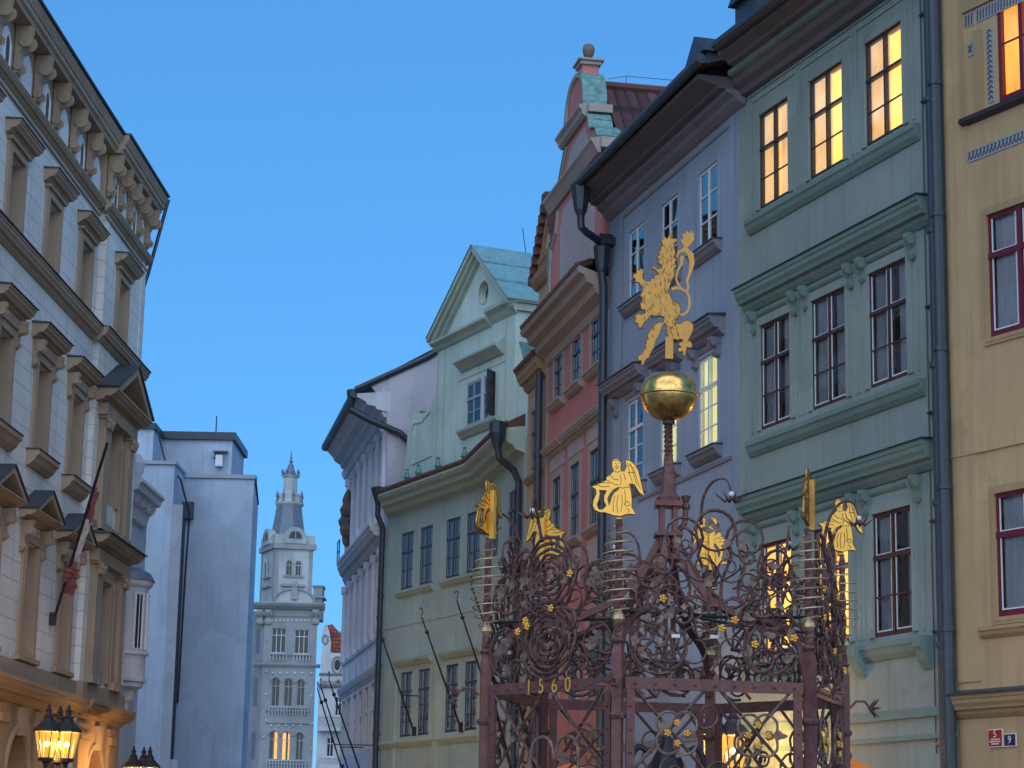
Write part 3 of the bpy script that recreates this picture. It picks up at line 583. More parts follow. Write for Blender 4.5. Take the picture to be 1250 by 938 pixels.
# ================================================================== narrow yellow house
def yellow_house():
    e = empty('narrow_yellow_house', 'narrow ochre-yellow house with a steep tiled gable squeezed beside the pink house', 'house', fY.M); c = (e, None); L = 2.09
    rows = [(6.4, 7.9), (10.1, 11.45)]
    wall(c, 'yellow', 0, L, 0, 12.2, [(.55, 1.45, z0, z1) for z0, z1 in rows] + [(.5, 1.5, 0, 2.6)], body=8)
    MB().box(.5, 1.5, .1, .16, 0, 2.6).build('door', 'brown_wood', e)
    for z0, z1 in rows:
        o = window(c, .55, 1.45, z0, z1, 'black_wood', depth=.01, curt='curtain_dk', edge='gray_wood'); surround(o, .55, 1.45, z0, z1, 'yellow_trim', .1, .03); sill(o, .2, 1.8, z0 - .15, 'yellow_trim', .14, .14)
    corn(-.02, L, 12.0, 12.5, .3).build('cornice', 'yellow_trim', e)
    s = MB(); scallop_edge(s, -.02, L, .32, 12.52, .2, .07); s.quad((0, -.34, 12.52), (L, -.34, 12.52), (L, .3, 12.8), (0, .3, 12.8)); s.build('tile_course', 'clay', e)
    MB().plate([(.1, 12.4), (.1, 14.6), (1.45, 16.3), (2.6, 14.9), (2.6, 12.4)], .2, .5).build('gable', 'yellow', e)
    m = MB()
    m.plate([(-.05, 14.55), (.15, 14.55), (.9, 15.5), (1.45, 16.05), (1.5, 16.3), (1.4, 16.3)], .12, .25)
    m.extr(-.05, 2.6, [(-.2, 14.72), (.02, 14.72), (-.02, 14.62), (-.12, 14.5), (-.2, 14.46)]); m.extr(.8, 2.4, [(-.2, 14.98), (.02, 14.98), (-.02, 14.9), (-.12, 14.8), (-.2, 14.74)]); m.build('gable_moulding', 'yellow_trim', e)
    r = MB(); r.uv = lambda v: (v.y, v.z); r.quad((1.45, .05, 16.42), (-.15, .05, 14.6), (-.15, 8, 14.6), (1.45, 8, 16.42)); r.quad((1.45, .05, 16.42), (1.45, 8, 16.42), (3.2, 8, 14.2), (3.2, .05, 14.2)); r.build('roof', 'tile', e)
    v = MB(); n = 9
    for i in range(n):
        t = i / n; x, z = 1.42 - 1.58 * t, 16.42 - 1.8 * t; v.box(x - .16, x + .04, -.02, .3, z - .2, z + .02)
    for i in range(9): t = i / 9; x, z = 1.5 + 1.5 * t, 16.42 - 2.0 * t; v.box(x - .04, x + .16, -.02, .3, z - .24, z + .0)
    v.build('verge_tile', 'clay', e)
    pipe(c, [(L - .08, -.16, 12.1), (L - .08, -.14, .1)], .09, 'pipe')
    return e
yellow_house()

# ================================================================== mint green gabled house
def mint_house():
    e = empty('mint_gabled_house', 'pale mint-green house with a triangular pediment gable and a swept tile eave', 'house', fL.M); c = (e, None); L = 6.544
    relB = fL.M.inverted() @ fB.M; cb = (e, relB); LB = 5.18; LE = 4.95
    XU = [(1.15, 2.01), (2.45, 3.3), (4.18, 5.07), (5.48, 6.33)]; XL = [(1.38, 2.18), (2.6, 3.35), (4.37, 5.15), (5.57, 6.32)]
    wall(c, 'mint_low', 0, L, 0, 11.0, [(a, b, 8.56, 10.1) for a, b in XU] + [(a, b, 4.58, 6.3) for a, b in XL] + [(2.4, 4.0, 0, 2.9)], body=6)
    MB().box(2.4, 4.0, .1, .16, 0, 2.9).build('door', 'brown_wood', e)
    for i, (a, b) in enumerate(XU):
        o = window(c, a, b, 8.56, 10.1, 'dark_wood', depth=.01, glass='glass_lo', curt='curtain', cw=(1, 1), edge='gray_wood', tr=.66, bars=(.33,)); surround(o, a, b, 8.56, 10.1, 'mint_low', .06, .02)
    for i, (a, b) in enumerate(XL):
        o = window(c, a, b, 4.58, 6.3, 'dark_wood', depth=.01, tr=.7, bars=(.23, .46), glass='glass_lo', curt='curtain', cw=(1, 1), edge='gray_wood'); surround(o, a, b, 4.58, 6.3, 'mint_trim', .07, .02)
    g = MB(); g.box(.02, L, -.015, .01, 7.56, 7.6); g.build('string_course', 'mint_trim', e)
    s = MB()
    for (u, w_) in ((.95, 3.45), (4.0, 6.5)): s.extr(u, w_, sillprof(.12, 8.5, .16)); s.extr(u + .1, w_ + .05, [(0, 6.62), (.16, 6.62), (.14, 6.56), (.05, 6.46), (0, 6.44)])
    s.extr(0, L, [(0, 4.5), (.1, 4.48), (.1, 4.42), (.03, 4.3), (0, 4.3)])
    s.box(.98, 1.12, -.06, .01, 0, 4.3); s.box(3.75, 3.98, -.08, .01, 0, 6.44); s.box(.95, 1.1, -.05, .01, 4.5, 6.44); s.build('moulding', 'mint_trim', e)
    pm = MB()
    for (u, w_) in ((.95, 3.5), (4.0, 6.5)):
        for (xx, za, zb) in ((u + .15, 10.15, 10.75), (w_ - .15, 10.15, 10.75), (u + .3, 7.75, 8.3), (w_ - .25, 7.75, 8.3), ((u + w_) / 2, 7.9, 8.3)): pm.box(xx - .012, xx + .012, -.012, .01, za, zb)
        pm.box(u + .15, w_ - .15, -.012, .01, 10.73, 10.76)
    pm.build('panel_line', 'mint_trim', e)
    # swept eave, mitred at the bend of the front
    tm = math.tan(radians(7.25))
    pr = [(0, 11.3), (.6, 11.22), (.62, 11.14), (.56, 11.06), (.46, 11.0), (.42, 10.9), (.28, 10.84), (.22, 10.74), (.08, 10.7), (0, 10.66)]
    MB().extr(.12, L, pr, 1.1, -tm).build('cornice', 'mint_trim', e); MB().extr(0, LE, pr, tm, 0).build('cornice', 'mint_trim', e, relB)
    q = MB(); scallop_edge(q, .8, L - .1, .62, 11.26, .16, .06, .2); q.extr(.1, L, [(0, 11.6), (.62, 11.28), (.62, 11.24), (0, 11.3)], 1.1, -tm); q.build('tile_course', 'clay', e)
    q = MB(); scallop_edge(q, .05, LE, .62, 11.26, .16, .06, .2); q.extr(0, LE, [(0, 11.6), (.62, 11.28), (.62, 11.24), (0, 11.3)], tm, 0); q.build('tile_course', 'clay', e, relB)
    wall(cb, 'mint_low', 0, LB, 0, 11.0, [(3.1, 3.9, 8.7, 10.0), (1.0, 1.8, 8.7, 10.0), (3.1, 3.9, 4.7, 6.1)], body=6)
    for (a, z0, z1) in ((3.1, 8.7, 10.0), (1.0, 8.7, 10.0), (3.1, 4.7, 6.1)):
        o = window(cb, a, a + .8, z0, z1, 'dark_wood', depth=.01, edge='gray_wood')
    # gable block
    x0, x1 = 3.05, 7.85; zt = 15.1; y1 = 3.0; yf = .12
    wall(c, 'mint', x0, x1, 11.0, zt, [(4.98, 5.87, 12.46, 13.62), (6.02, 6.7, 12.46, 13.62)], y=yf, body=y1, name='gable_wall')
    o = window(c, 4.98, 5.87, 12.46, 13.62, 'gray_wood', y=yf, depth=.015, tr=.62, bars=(.32,), curt='curtain_dk', cw=(.7, .5)); o2 = window(c, 6.02, 6.7, 12.46, 13.62, 'gray_wood', y=yf, depth=.015, tr=.62, bars=(.32,), curt='curtain_dk')
    rl = Matrix.Translation((6.71, yf - .005, 0)) @ Matrix.Rotation(radians(-52), 4, 'Z'); lw = .42; lf = MB()
    for q in ((0, lw, 12.46, 12.52), (0, lw, 13.56, 13.62), (0, .05, 12.52, 13.56), (lw - .05, lw, 12.52, 13.56), (.05, lw - .05, 13.0, 13.03), (.05, lw - .05, 13.3, 13.33)): lf.box(q[0], q[1], -.02, .02, q[2], q[3])
    lf.build('open_casement', 'dark_wood', o2, rl); MB().box(.05, lw - .05, -.003, .003, 12.52, 13.56).build('casement_pane', 'glass', o2, rl)
    MB().extr(4.75, 7.15, [(-yf, 12.4), (.06, 12.4), (.06, 12.33), (-.0, 12.26), (-.06, 12.18), (-yf, 12.16)]).build('gable_sill', 'mint_trim', e)
    MB().extr(4.65, 7.25, [(-yf, 14.42), (.16, 14.25), (.16, 14.2), (.02, 14.08), (-.06, 14.0), (-yf, 13.98)]).build('shelf_hood', 'tan_dk' if 0 else 'mint_trim', e)
    pm = MB(); pm.box(4.4, 7.3, yf - .012, yf + .01, 13.78, 13.8); pm.box(7.28, 7.3, yf - .012, yf + .01, 13.78, 14.5)
    for xx in (x0 + .0, x0 + .45, x1 - .5): pm.box(xx + .004, xx + .03, yf - .02, yf + .01, 11.3, zt)
    pm.build('pilaster_edge', 'mint_trim', e)
    ap = (x0 + x1) / 2 + .25; az = 16.95
    MB().plate([(x0, zt), (x1, zt), (ap, az)], yf + .002, yf + .3, [[(ap + .2 + .3 * cos(k * pi / 10), 15.9 + .3 * sin(k * pi / 10)) for k in range(20)]]).build('pediment', 'mint', e)
    rd = MB().lathe([(.0001, 0), (.3, 0)], (0, 0, 0), 20); rd.v = [(v[0] + ap + .2, yf + .2, v[1] + 15.9) for v in rd.v]; rd.build('round_window', 'roofdark', e)
    rm = MB(); rm.tube([(ap + .2 + .31 * cos(k * pi / 12), yf - .0, 15.9 + .31 * sin(k * pi / 12)) for k in range(24)], .02, 6, True); rm.build('round_window_rim', 'mint_trim', e)
    m = MB()
    def rake(a, b, w, o_):
        a, b = Vector(a), Vector(b); d = (b - a).normalized(); n = Vector((-d.y, d.x)); n = -n if n.y > 0 else n
        m.plate([tuple(a), tuple(b), tuple(b + n * w), tuple(a + n * w)], yf - o_, yf + .001)
    L0 = (x0 - .2, zt + .1); R0 = (x1 + .15, zt + .1); A0 = (ap, az + .22)
    rake(L0, A0, .1, .3); rake((L0[0] + .05, L0[1] - .1), (A0[0], A0[1] - .1), .12, .22); rake((L0[0] + .1, L0[1] - .24), (A0[0], A0[1] - .24), .1, .12)
    rake(A0, R0, .1, .3); rake((A0[0], A0[1] - .1), (R0[0] - .05, R0[1] - .1), .1, .2)
    m.extr(x0 - .12, x0 + 3.4, [(-yf, zt + .06), (.12, zt + .02), (.12, zt - .04), (.0, zt - .12), (-.06, zt - .2), (-yf, zt - .24)])
    m.extr(x0 + 3.4, x1 + .1, [(-yf, zt + .22), (.12, zt + .2), (.12, zt + .1), (.0, zt), (-.06, zt - .12), (-yf, zt - .2)])
    m.box(x1 - .1, x1 + .14, yf - .1, y1, zt + .1, zt + .24); m.box(x1 - .1, x1 + .08, yf - .05, y1, zt - .1, zt + .098)
    m.build('pediment_cornice', 'mint_trim', e)
    r = MB(); r.uv = lambda v: (v.y, v.z)
    for k in range(3):
        t0, t1 = k / 3, (k + 1) / 3; pa = (A0[0] + (R0[0] - A0[0]) * t0, A0[1] + (R0[1] - A0[1]) * t0); pb = (A0[0] + (R0[0] - A0[0]) * t1, A0[1] + (R0[1] - A0[1]) * t1)
        r.quad((pa[0], yf - .32, pa[1] + .04), (pb[0], yf - .32, pb[1] + .07), (pb[0], y1, pb[1] + .07), (pa[0], y1, pa[1] + .04)); r.box(pb[0] - .03, pb[0] + .02, yf - .32, y1, pb[1] + .04, pb[1] + .09)
    r.quad((A0[0], yf - .32, A0[1] + .04), (A0[0], y1, A0[1] + .04), (L0[0], y1, L0[1] + .04), (L0[0], yf - .32, L0[1] + .04)); r.build('gable_roof', 'copper_lt', e)
    rb = MB(); rb.uv = lambda v: (v.y, v.z); rb.quad((A0[0], y1, A0[1] + .0), (A0[0], 9, A0[1] + .0), (x1 + 1.9, 9, zt - .6), (x1 + 1.9, y1, zt - .6)); rb.build('rear_roof', 'tile', e)
    MB().quad((x1 + .003, yf + .5, 12.9), (x1 + .003, y1, 12.9), (x1 + .003, y1, 14.2), (x1 + .003, yf + .1, 14.2)).build('flank_cladding', 'copper', e)
    # curved side wings of the gable
    wl = [(.55, 11.2), (.75, 11.7), (.95, 12.3), (1.0, 12.8), (1.12, 13.2), (1.35, 13.4), (1.6, 13.45), (2.0, 13.36), (2.3, 13.33), (2.6, 13.5), (2.85, 13.75), (3.0, 14.1), (3.06, 14.6), (3.06, 11.2)]
    wr = [(7.84, 11.2), (7.84, 13.6), (8.0, 13.2), (8.3, 12.95), (8.7, 12.9), (9.0, 12.6), (9.1, 12.1), (9.2, 11.2)]
    MB().plate(wl, yf + .01, yf + .35).build('gable_wing', 'mint', e); MB().plate(wr, yf + .01, yf + .35).build('gable_wing', 'mint', e)
    ed = MB().tube([(p[0], yf + .15, p[1]) for p in wl[:-1]], .05, 6); ed.tube([(p[0], yf + .15, p[1]) for p in wr[1:]], .05, 6); ed.build('wing_coping', 'roofdark', e)
    ww = MB(); ww.tube([(1.25, yf - .0, 12.0), (1.25, yf, 12.9), (1.45, yf, 13.15), (2.0, yf, 13.1), (2.6, yf, 13.3)], .018, 5); ww.tube([(1.4, yf, 12.0), (2.8, yf, 12.05), (2.8, yf, 13.6)], .015, 5)
    ww.build('wing_moulding', 'mint_trim', e)
    for xx in (1.6, 2.4, 3.7, 5.4): MB().lathe([(.06, 0), (.1, .06), (.07, .16), (.04, .24), (.06, .28), (.0001, .32)], (xx, -.1, 11.55), 8).build('snow_guard', 'copper', e)
    rod(MB(), (ap - .1, 1.5, 17.0), (ap - .4, 1.5, 18.0), .012, 4).build('antenna', 'zinc', e)
    # funnel and pipe at the left corner, hopper and pipe at the right
    h = MB(); h.lathe([(.07, 0), (.1, .12), (.2, .42), (.22, .5), (.16, .54)], (.05, -.3, 11.0), 8); h.tube([(.1, -.3, 11.4), (1.0, -.05, 11.45)], .1, 8); h.build('rain_hopper', 'zinc', e)
    pipe(c, [(.05, -.3, 11.05), (.05, -.3, 10.75), (.06, -.14, 10.4), (.06, -.14, .1)], .08, 'zinc')
    h = MB(); h.lathe([(.08, 0), (.12, .1), (.2, .35), (.2, .6), (.14, .64)], (5.0, -.66, 10.72), 8); h.build('rain_hopper', 'zinc', e, relB)
    pipe(cb, [(5.0, -.66, 10.75), (4.98, -.6, 10.5), (4.9, -.25, 10.25), (4.88, -.12, 10.0), (4.88, -.12, .1)], .085, 'zinc')
    return e
mint_house()

# ================================================================== lilac palace
def lilac_house():
    e = empty('lilac_palace', 'pale lilac palace with tall pilastered windows and a deep eave beyond the mint house', 'building', fV.M); c = (e, None); L = 12.0
    n = 6; sp = 1.62; x00 = 1.55
    X = [(x00 + i * sp + .25, x00 + i * sp + 1.15) for i in range(n)]
    hs = [(a, b, 11.4, 13.3) for a, b in X] + [(a, b, 7.75, 9.75) for a, b in X] + [(a, b, 4.4, 6.2) for a, b in X]
    wall(c, 'lilac_front', 1.2, L, 0, 13.9, hs + [(5, 6.6, 0, 3)], body=8)
    MB().box(5, 6.6, .1, .16, 0, 3).build('door', 'brown_wood', e)
    for (a, b, z0, z1) in hs:
        o = window(c, a, b, z0, z1, 'white_wood', depth=.015, tr=.6, cw=(.9, .9)); surround(o, a, b, z0, z1, 'lilac_trim', .1, .05)
    p = MB()
    for i in range(n + 1):
        u = x00 + i * sp - .1
        for z0, z1 in ((10.7, 13.5), (7.5, 9.95)): p.box(u - .12, u + .16, -.1, .01, z0, z1); p.box(u - .16, u + .2, -.15, .012, z1 - .22, z1)
    p.build('pilaster', 'lilac_front', e)
    nn = MB()
    for i in range(n):
        a, b = X[i]; nn.plate(arch_pts(a + .25, b - .25, 6.75, 7.3, .3), -.03, .0)
    nn.build('niche', 'lilac_trim', e)
    q = MB(); corn(1.0, L, 13.45, 13.8, .25, b=q); q.extr(1.3, L + .05, [(0, 14.3), (.95, 14.2), (.95, 14.1), (.86, 14.06), (.7, 13.98), (.66, 13.9), (.42, 13.86), (.38, 13.78), (0, 13.7)], 2.0, 0)
    corn(1.3, L, 10.0, 10.55, .5, 3.5, 0, b=q); corn(1.0, L, 6.35, 6.65, .15, b=q); q.box(1.2, L, -.06, .01, 7.4, 7.5); q.build('cornice', 'lilac_trim', e)
    MB().tube([(3.3, -1.02, 14.2), (L, -1.02, 14.2)], .13, 8).build('gutter', 'zinc', e)
    r = MB(); r.uv = lambda v: (v.x, v.y); r.quad((3.2, -1.0, 14.32), (L + .05, -1.0, 14.32), (L + .05, 5, 17.9), (3.2, 5, 17.9)); r.build('roof', 'roofdark', e)
    # gable-end wall that rises over the neighbour, with the dark verge
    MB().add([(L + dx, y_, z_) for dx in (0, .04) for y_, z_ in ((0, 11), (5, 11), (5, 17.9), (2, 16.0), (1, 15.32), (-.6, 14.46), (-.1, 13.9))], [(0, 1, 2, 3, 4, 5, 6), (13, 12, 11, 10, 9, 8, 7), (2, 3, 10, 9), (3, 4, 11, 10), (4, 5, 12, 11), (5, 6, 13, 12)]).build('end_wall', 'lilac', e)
    MB().tube([(L + .05, -1.0, 14.3), (L + .05, 1, 15.35), (L + .05, 2, 16.05), (L + .05, 5, 17.95)], .1, 6).build('verge', 'zinc', e)
    ch = MB(); ch.box(L - .6, L + .1, 2.1, 3.2, 15.5, 17.1); ch.box(L - .7, L + .2, 2.0, 3.3, 17.0, 17.2); ch.build('chimney', 'roofdark', e)
    h = MB(); h.lathe([(.08, 0), (.13, .3), (.15, .45), (.12, .5)], (L - .2, -1.08, 13.85), 8); h.build('rain_hopper', 'zinc', e)
    pipe(c, [(L - .1, -1.1, 13.75), (L + .12, -.6, 13.45), (L + .15, .3, 13.1), (L + .15, .75, 12.7), (L + .15, .8, 9)], .1, 'zinc', rings=False)
    b = MB(); [b.lathe([(.05, 0), (w_ * .8, .12), (w_, .3), (w_ * .6, .5), (.05, .62)], (2.0 + dx * .7, -.1, z), 7, a_) for dx, z, w_, a_ in ((0, 11.2, .16, 0), (.1, 11.45, .26, .4), (-.05, 11.75, .3, .9), (.12, 12.1, .27, .2), (0, 12.45, .2, .7))]; b.build('stone_relief', 'tan_dk', e)
    k = MB()
    for x in (3.0, 3.6): rod(k, (x, -.48, 10.5), (x, -.48, 11.2), .02)
    rod(k, (3.0, -.48, 11.2), (3.6, -.48, 11.2), .02); rod(k, (3.0, -.48, 10.85), (3.6, -.48, 10.85), .02); k.build('railing', 'zinc', e)
    return e
lilac_house()

# ================================================================== left palace
def arc_tube(cx, z0, r, rz, y, n=14, a0=0, a1=pi): return [(cx - r * cos(a0 + (a1 - a0) * k / n), y, z0 + rz * sin(a0 + (a1 - a0) * k / n)) for k in range(n + 1)]
def left_palace():
    e = empty('ornate_palace', 'ornate corner palace with pale banded walls and brown stone window frames on the left', 'palace', fA.M); c = (e, None); L = 28.25; XS = -6.0
    CX = [21.7 - 3.4 * k for k in range(0, 8)]; RX = 25.4; R0 = 23.2; ry = -.15
    hw = .56
    hs = []
    for cx in CX: hs += [(cx - hw, cx + hw, 5.6, 8.1), (cx - hw, cx + hw, 10.1, 12.15), (cx - hw, cx + hw, 14.3, 15.95)]
    wall(c, 'pale', XS, R0, 5.0, 17.3, hs, depth=.34)
    hr = [(RX - hw, RX + hw, 5.6, 8.1), (RX - hw, RX + hw, 10.1, 12.15), (RX - hw, RX + hw, 14.3, 15.95)]
    wall(c, 'pale', R0, L, 5.0, 17.3, hr, depth=.36, y=ry)
    b = MB(); b.quad((R0, ry, 0), (R0, 0, 0), (R0, 0, 19), (R0, ry, 19)); b.quad((L, ry, 0), (L, 12, 0), (L, 12, 19.2), (L, ry, 19.2)); b.quad((XS, 0, 0), (XS, 12, 0), (XS, 12, 19.2), (XS, 0, 19.2)); b.quad((XS, 12, 0), (L, 12, 0), (L, 12, 19.2), (XS, 12, 19.2)); b.quad((XS, 0, 19.2), (L, 0, 19.2), (L, 12, 19.2), (XS, 12, 19.2))
    b.build('side_wall', 'pale', e)
    # arcade storey
    ar = [(cx - .95, cx + .95, 0, 3.0, 3.95) for cx in CX]
    wall(c, 'tan_low', XS, R0, 0, 5.0, depth=.5, arches=ar, name='arcade_wall'); wall(c, 'tan_low', R0, L, 0, 5.0, depth=.6, y=ry, arches=[(RX - .95, RX + .95, 0, 3.0, 3.95)], name='arcade_wall')
    for cx, yy in [(x, 0) for x in CX] + [(RX, ry)]:
        s = MB(); s.tube(arc_tube(cx, 3.0, 1.06, 1.06, yy), .075, 6); s.build('arch_moulding', 'tan', e)
        s = MB(); n = 9
        s.plate([(cx - .14, 3.9), (cx + .14, 3.9), (cx + .22, 4.5), (cx - .22, 4.5)], yy - .14, yy + .01); s.build('keystone', 'tan', e)
        MB().quad((cx - 1, yy + .5, 0), (cx + 1, yy + .5, 0), (cx + 1, yy + .5, 4.2), (cx - 1, yy + .5, 4.2)).build('shopfront', 'tan_dk', e)
    for cx in [x + 1.7 for x in CX] + [RX - 1.5, RX + 1.5]:
        yy = ry if cx > R0 else 0; s = MB(); s.box(cx - .3, cx + .3, yy - .1, yy + .01, 0, 4.5); s.box(cx - .36, cx + .36, yy - .16, yy + .012, 4.1, 4.3); s.build('arcade_pilaster', 'tan_low', e)
    q = MB(); corn(XS, R0 + .0, 4.55, 5.02, .45, b=q); corn(R0 - .02, L + .1, 4.56, 5.03, .55, b=q); q.build('arcade_cornice', 'tan_low', e)
    MB().box(XS, R0 - .02, -.1, .01, 5.03, 5.45).box(R0 - .02, L, -.25, .01, 5.04, 5.46).build('plinth_band', 'tan', e)
    # windows
    def unit(cx, yy, z0, z1, row, rz=False):
        a, bb = cx - hw, cx + hw
        o = window(c, a, bb, z0, z1, 'gray_wood', y=yy, depth=.24, tr=.68, bars=(.34,), cw=(.8, .8), fw=.06)
        surround(o, a, bb, z0, z1, 'tan', .2, .09, y=yy, steps=2)
        for x_, s_ in ((a + .003, 1), (bb - .003, -1)): MB().box(x_, x_ + s_ * .02, yy - .0, yy + .23, z0, z1).build('reveal', 'tan', o)
        rel = Matrix.Translation((0, yy, 0))
        def P(b_, name, mat='tan'): return b_.build(name, mat, o, rel)
        if row == 2:
            P(corn(cx - 1.02, cx + 1.02, z1 + .28, z1 + .56, .34), 'hood'); P(MB().box(cx - .82, cx + .82, -.14, .0, z1 + .2, z1 + .275), 'hood_frieze'); P(MB().extr(cx - 1.05, cx + 1.05, [(0, z1 + .6), (.37, z1 + .58), (.37, z1 + .562), (0, z1 + .562)]), 'hood_flashing', 'roofdark')
        if row == 1 and not rz:
            P(corn(cx - 1.15, cx + 1.15, z1 + .42, z1 + .74, .38), 'hood'); P(MB().extr(cx - 1.19, cx + 1.19, [(0, z1 + .79), (.42, z1 + .76), (.42, z1 + .745), (0, z1 + .745)]), 'hood_flashing', 'roofdark')
            P(MB().box(cx - .95, cx + .95, -.12, .0, z1 + .2, z1 + .418), 'hood_frieze')
            for s_ in (-1, 1):
                k = MB(); console(k, cx + s_ * .86, z1 + .41, .2, .62, .26); P(k, 'bracket')
            P(MB().extr(cx - .95, cx + .95, sillprof(.3, z0 - .02, .34)), 'sill'); P(MB().extr(cx - .98, cx + .98, [(0, z0 + .01), (.33, z0), (.33, z0 - .017), (0, z0 - .017)]), 'sill_flashing', 'roofdark')
        if row == 0 and not rz:
            zc = z1 + .62
            P(corn(cx - 1.25, cx + 1.25, z1 + .42, zc, .42), 'pediment_base')
            for s_ in (-1, 1):
                d = MB(); x_a, x_b = cx + s_ * 1.25, cx; d.plate([(x_a, zc + .0), (x_b, zc + .56), (x_b, zc + .42), (x_a - s_ * .28, zc + .002)], -.42, -.0); P(d, 'pediment_rake')
                d = MB(); d.plate([(x_a + s_ * .03, zc + .0), (x_b, zc + .575), (x_b, zc + .605), (x_a + s_ * .05, zc + .03)], -.46, -.0); P(d, 'pediment_flashing', 'roofdark')
                k = MB(); console(k, cx + s_ * .88, z1 + .41, .2, .7, .26); P(k, 'bracket')
            P(MB().plate([(cx - .9, zc + .0), (cx + .9, zc + .0), (cx, zc + .4)], -.05, -.0), 'pediment_field', 'tan_dk')
            P(MB().extr(cx - .95, cx + .95, [(0, z0 - .0), (.15, z0 - .0), (.15, z0 - .1), (0, z0 - .13)]), 'sill')
        return o
    for cx in CX:
        if cx < 4 : continue
        unit(cx, 0, 5.6, 8.1, 0); unit(cx, 0, 10.1, 12.15, 1); unit(cx, 0, 14.3, 15.95, 2)
    unit(RX, ry, 5.6, 8.1, 0, True); unit(RX, ry, 10.1, 12.15, 1, True); unit(RX, ry, 14.3, 15.95, 2)
    # aedicules of the corner bay
    relr = Matrix.Translation((0, ry, 0))
    for (z0, z1, kind) in ((5.46, 8.45, 0), (9.25, 12.1, 1)):
        for s_ in (-1, 1):
            for (u, w_) in ((1.5, .5), (.93, .26)):
                cxp = RX + s_ * u; k = MB(); k.box(cxp - w_ / 2, cxp + w_ / 2, -.2 + (.08 if u < 1 else 0), .0, z0, z1 - .4); k.box(cxp - w_ / 2 - .05, cxp + w_ / 2 + .05, -.24, .0, z0, z0 + .2)
                k.build('pilaster', 'tan', e, relr)
                if u > 1:
                    k = MB(); zz = z1 - .4; k.box(cxp - w_ / 2 - .06, cxp + w_ / 2 + .06, -.27, 0, z1 - .07, z1)
                    for t in range(3): k.lathe([(.0001, 0), (.07, .03), (.1, .14), (.05, .24)], (cxp - .18 + .18 * t, -.22, zz + .06), 6)
                    for t in (-1, 1): k.tube([(cxp + t * .2, -.2, z1 - .12), (cxp + t * .26, -.3, z1 - .12)], .07, 8)
                    k.box(cxp - w_ / 2 + .02, cxp + w_ / 2 - .02, -.2, 0, zz - .01, z1 - .07); k.build('capital', 'tan', e, relr)
        q = MB(); q.box(RX - 1.9, RX + 1.9, -.24, 0, z1 + .003, z1 + .3); corn(RX - 2.2, RX + 2.2, z1 + .3, z1 + .62, .55, b=q); q.build('entablature', 'tan', e, relr)
        if kind:
            zc = z1 + .62
            for s_ in (-1, 1):
                d = MB(); d.plate([(RX + s_ * 2.2, zc + .0), (RX, zc + 1.0), (RX, zc + .78), (RX + s_ * 1.75, zc + .002)], -.55, -.0); d.build('pediment_rake', 'tan', e, relr)
                d = MB(); d.plate([(RX + s_ * 2.25, zc + .01), (RX, zc + 1.02), (RX, zc + 1.06), (RX + s_ * 2.27, zc + .05)], -.6, -.0); d.build('pediment_flashing', 'roofdark', e, relr)
            MB().plate([(RX - 1.7, zc), (RX + 1.7, zc), (RX, zc + .76)], -.1, 0).build('pediment_field', 'tan_dk', e, relr)
        else:
            MB().extr(RX - 2.25, RX + 2.25, [(0, z1 + .72), (.62, z1 + .65), (.62, z1 + .625), (0, z1 + .625)]).build('entablature_flashing', 'roofdark', e, relr)
            MB().box(RX - 1.8, RX + 1.8, -.12, 0, z1 + .7, z1 + 1.05).build('parapet_panel', 'tan', e, relr)
    # string courses, frieze, main cornice
    for (a, b2, yy) in ((XS, R0 - .3, 0), (R0 - .3, L + .05, ry)):
        rl = Matrix.Translation((0, yy, 0)); corn(a, b2, 13.85, 14.2, .28).build('string_course', 'tan', e, rl); MB().extr(a, b2 + .02, [(0, 14.25), (.32, 14.22), (.32, 14.203), (0, 14.203)]).build('string_flashing', 'roofdark', e, rl)
        k = MB(); corn(a, b2, 17.2, 17.42, .2, b=k); k.box(a, b2, -.06, .0, 17.05, 17.1); k.build('frieze_course', 'tan', e, rl)
        MB().box(a, b2, .02, .3, 17.3, 18.9).build('frieze', 'tan', e, rl)
        k = MB(); k.extr(a, b2, [(0, 18.95), (.42, 18.95), (.42, 18.84), (.36, 18.8), (.34, 18.72), (0, 18.72)]); k.extr(a, b2, [(0, 19.2), (.5, 19.18), (.52, 19.12), (.48, 19.04), (.44, 18.952), (0, 18.952)]); k.build('main_cornice', 'tan', e, rl)
        MB().extr(a, b2 + .03, [(0, 19.26), (.56, 19.24), (.56, 19.185), (0, 19.203)]).build('gutter', 'roofdark', e, rl)
    u = -1.6; i = 0
    while u < L - .2:
        yy = ry if u > R0 - .2 else 0; rl = Matrix.Translation((0, yy, 0))
        k = MB(); console(k, u, 18.71, .3, 1.1, .33); k.build('bracket', 'tan', e, rl)
        if u + 1.3 < L:
            p = MB(); ww = .42 if u < R0 - 1.5 else .26; cu = u + .885 if u < R0 - 1.5 else u + .6
            p.plate([(cu - ww, 17.5), (cu + ww, 17.5), (cu + ww, 18.1), (cu + ww * .5, 18.32), (cu, 18.4), (cu - ww * .5, 18.32), (cu - ww, 18.1)], -.035, .02); p.build('frieze_panel', 'frieze', e, rl)
            if i % 2 == 0:
                p = MB(); p.plate(arch_pts(cu - .19, cu + .19, 17.52, 18.2, .19), -.05, -.03); o = p.build('attic_window', 'roofdark', e, rl)
                p = MB(); p.tube([(cu - .2, -.05, 17.5)] + [(cu - .2 * cos(q * pi / 8), -.05, 18.01 + .2 * sin(q * pi / 8)) for q in range(9)] + [(cu + .2, -.05, 17.5)], .03, 5); p.build('attic_frame', 'frieze', o)
        u += 1.77 if u < R0 - 1.6 else 1.2; i += 1
    MB().box(L - .5, L - .05, ry - .03, ry + .01, 5.5, 17.2).box(R0 + .03, R0 + .25, ry - .03, ry + .01, 14.2, 17.0).build('quoin_strip', 'pale', e)
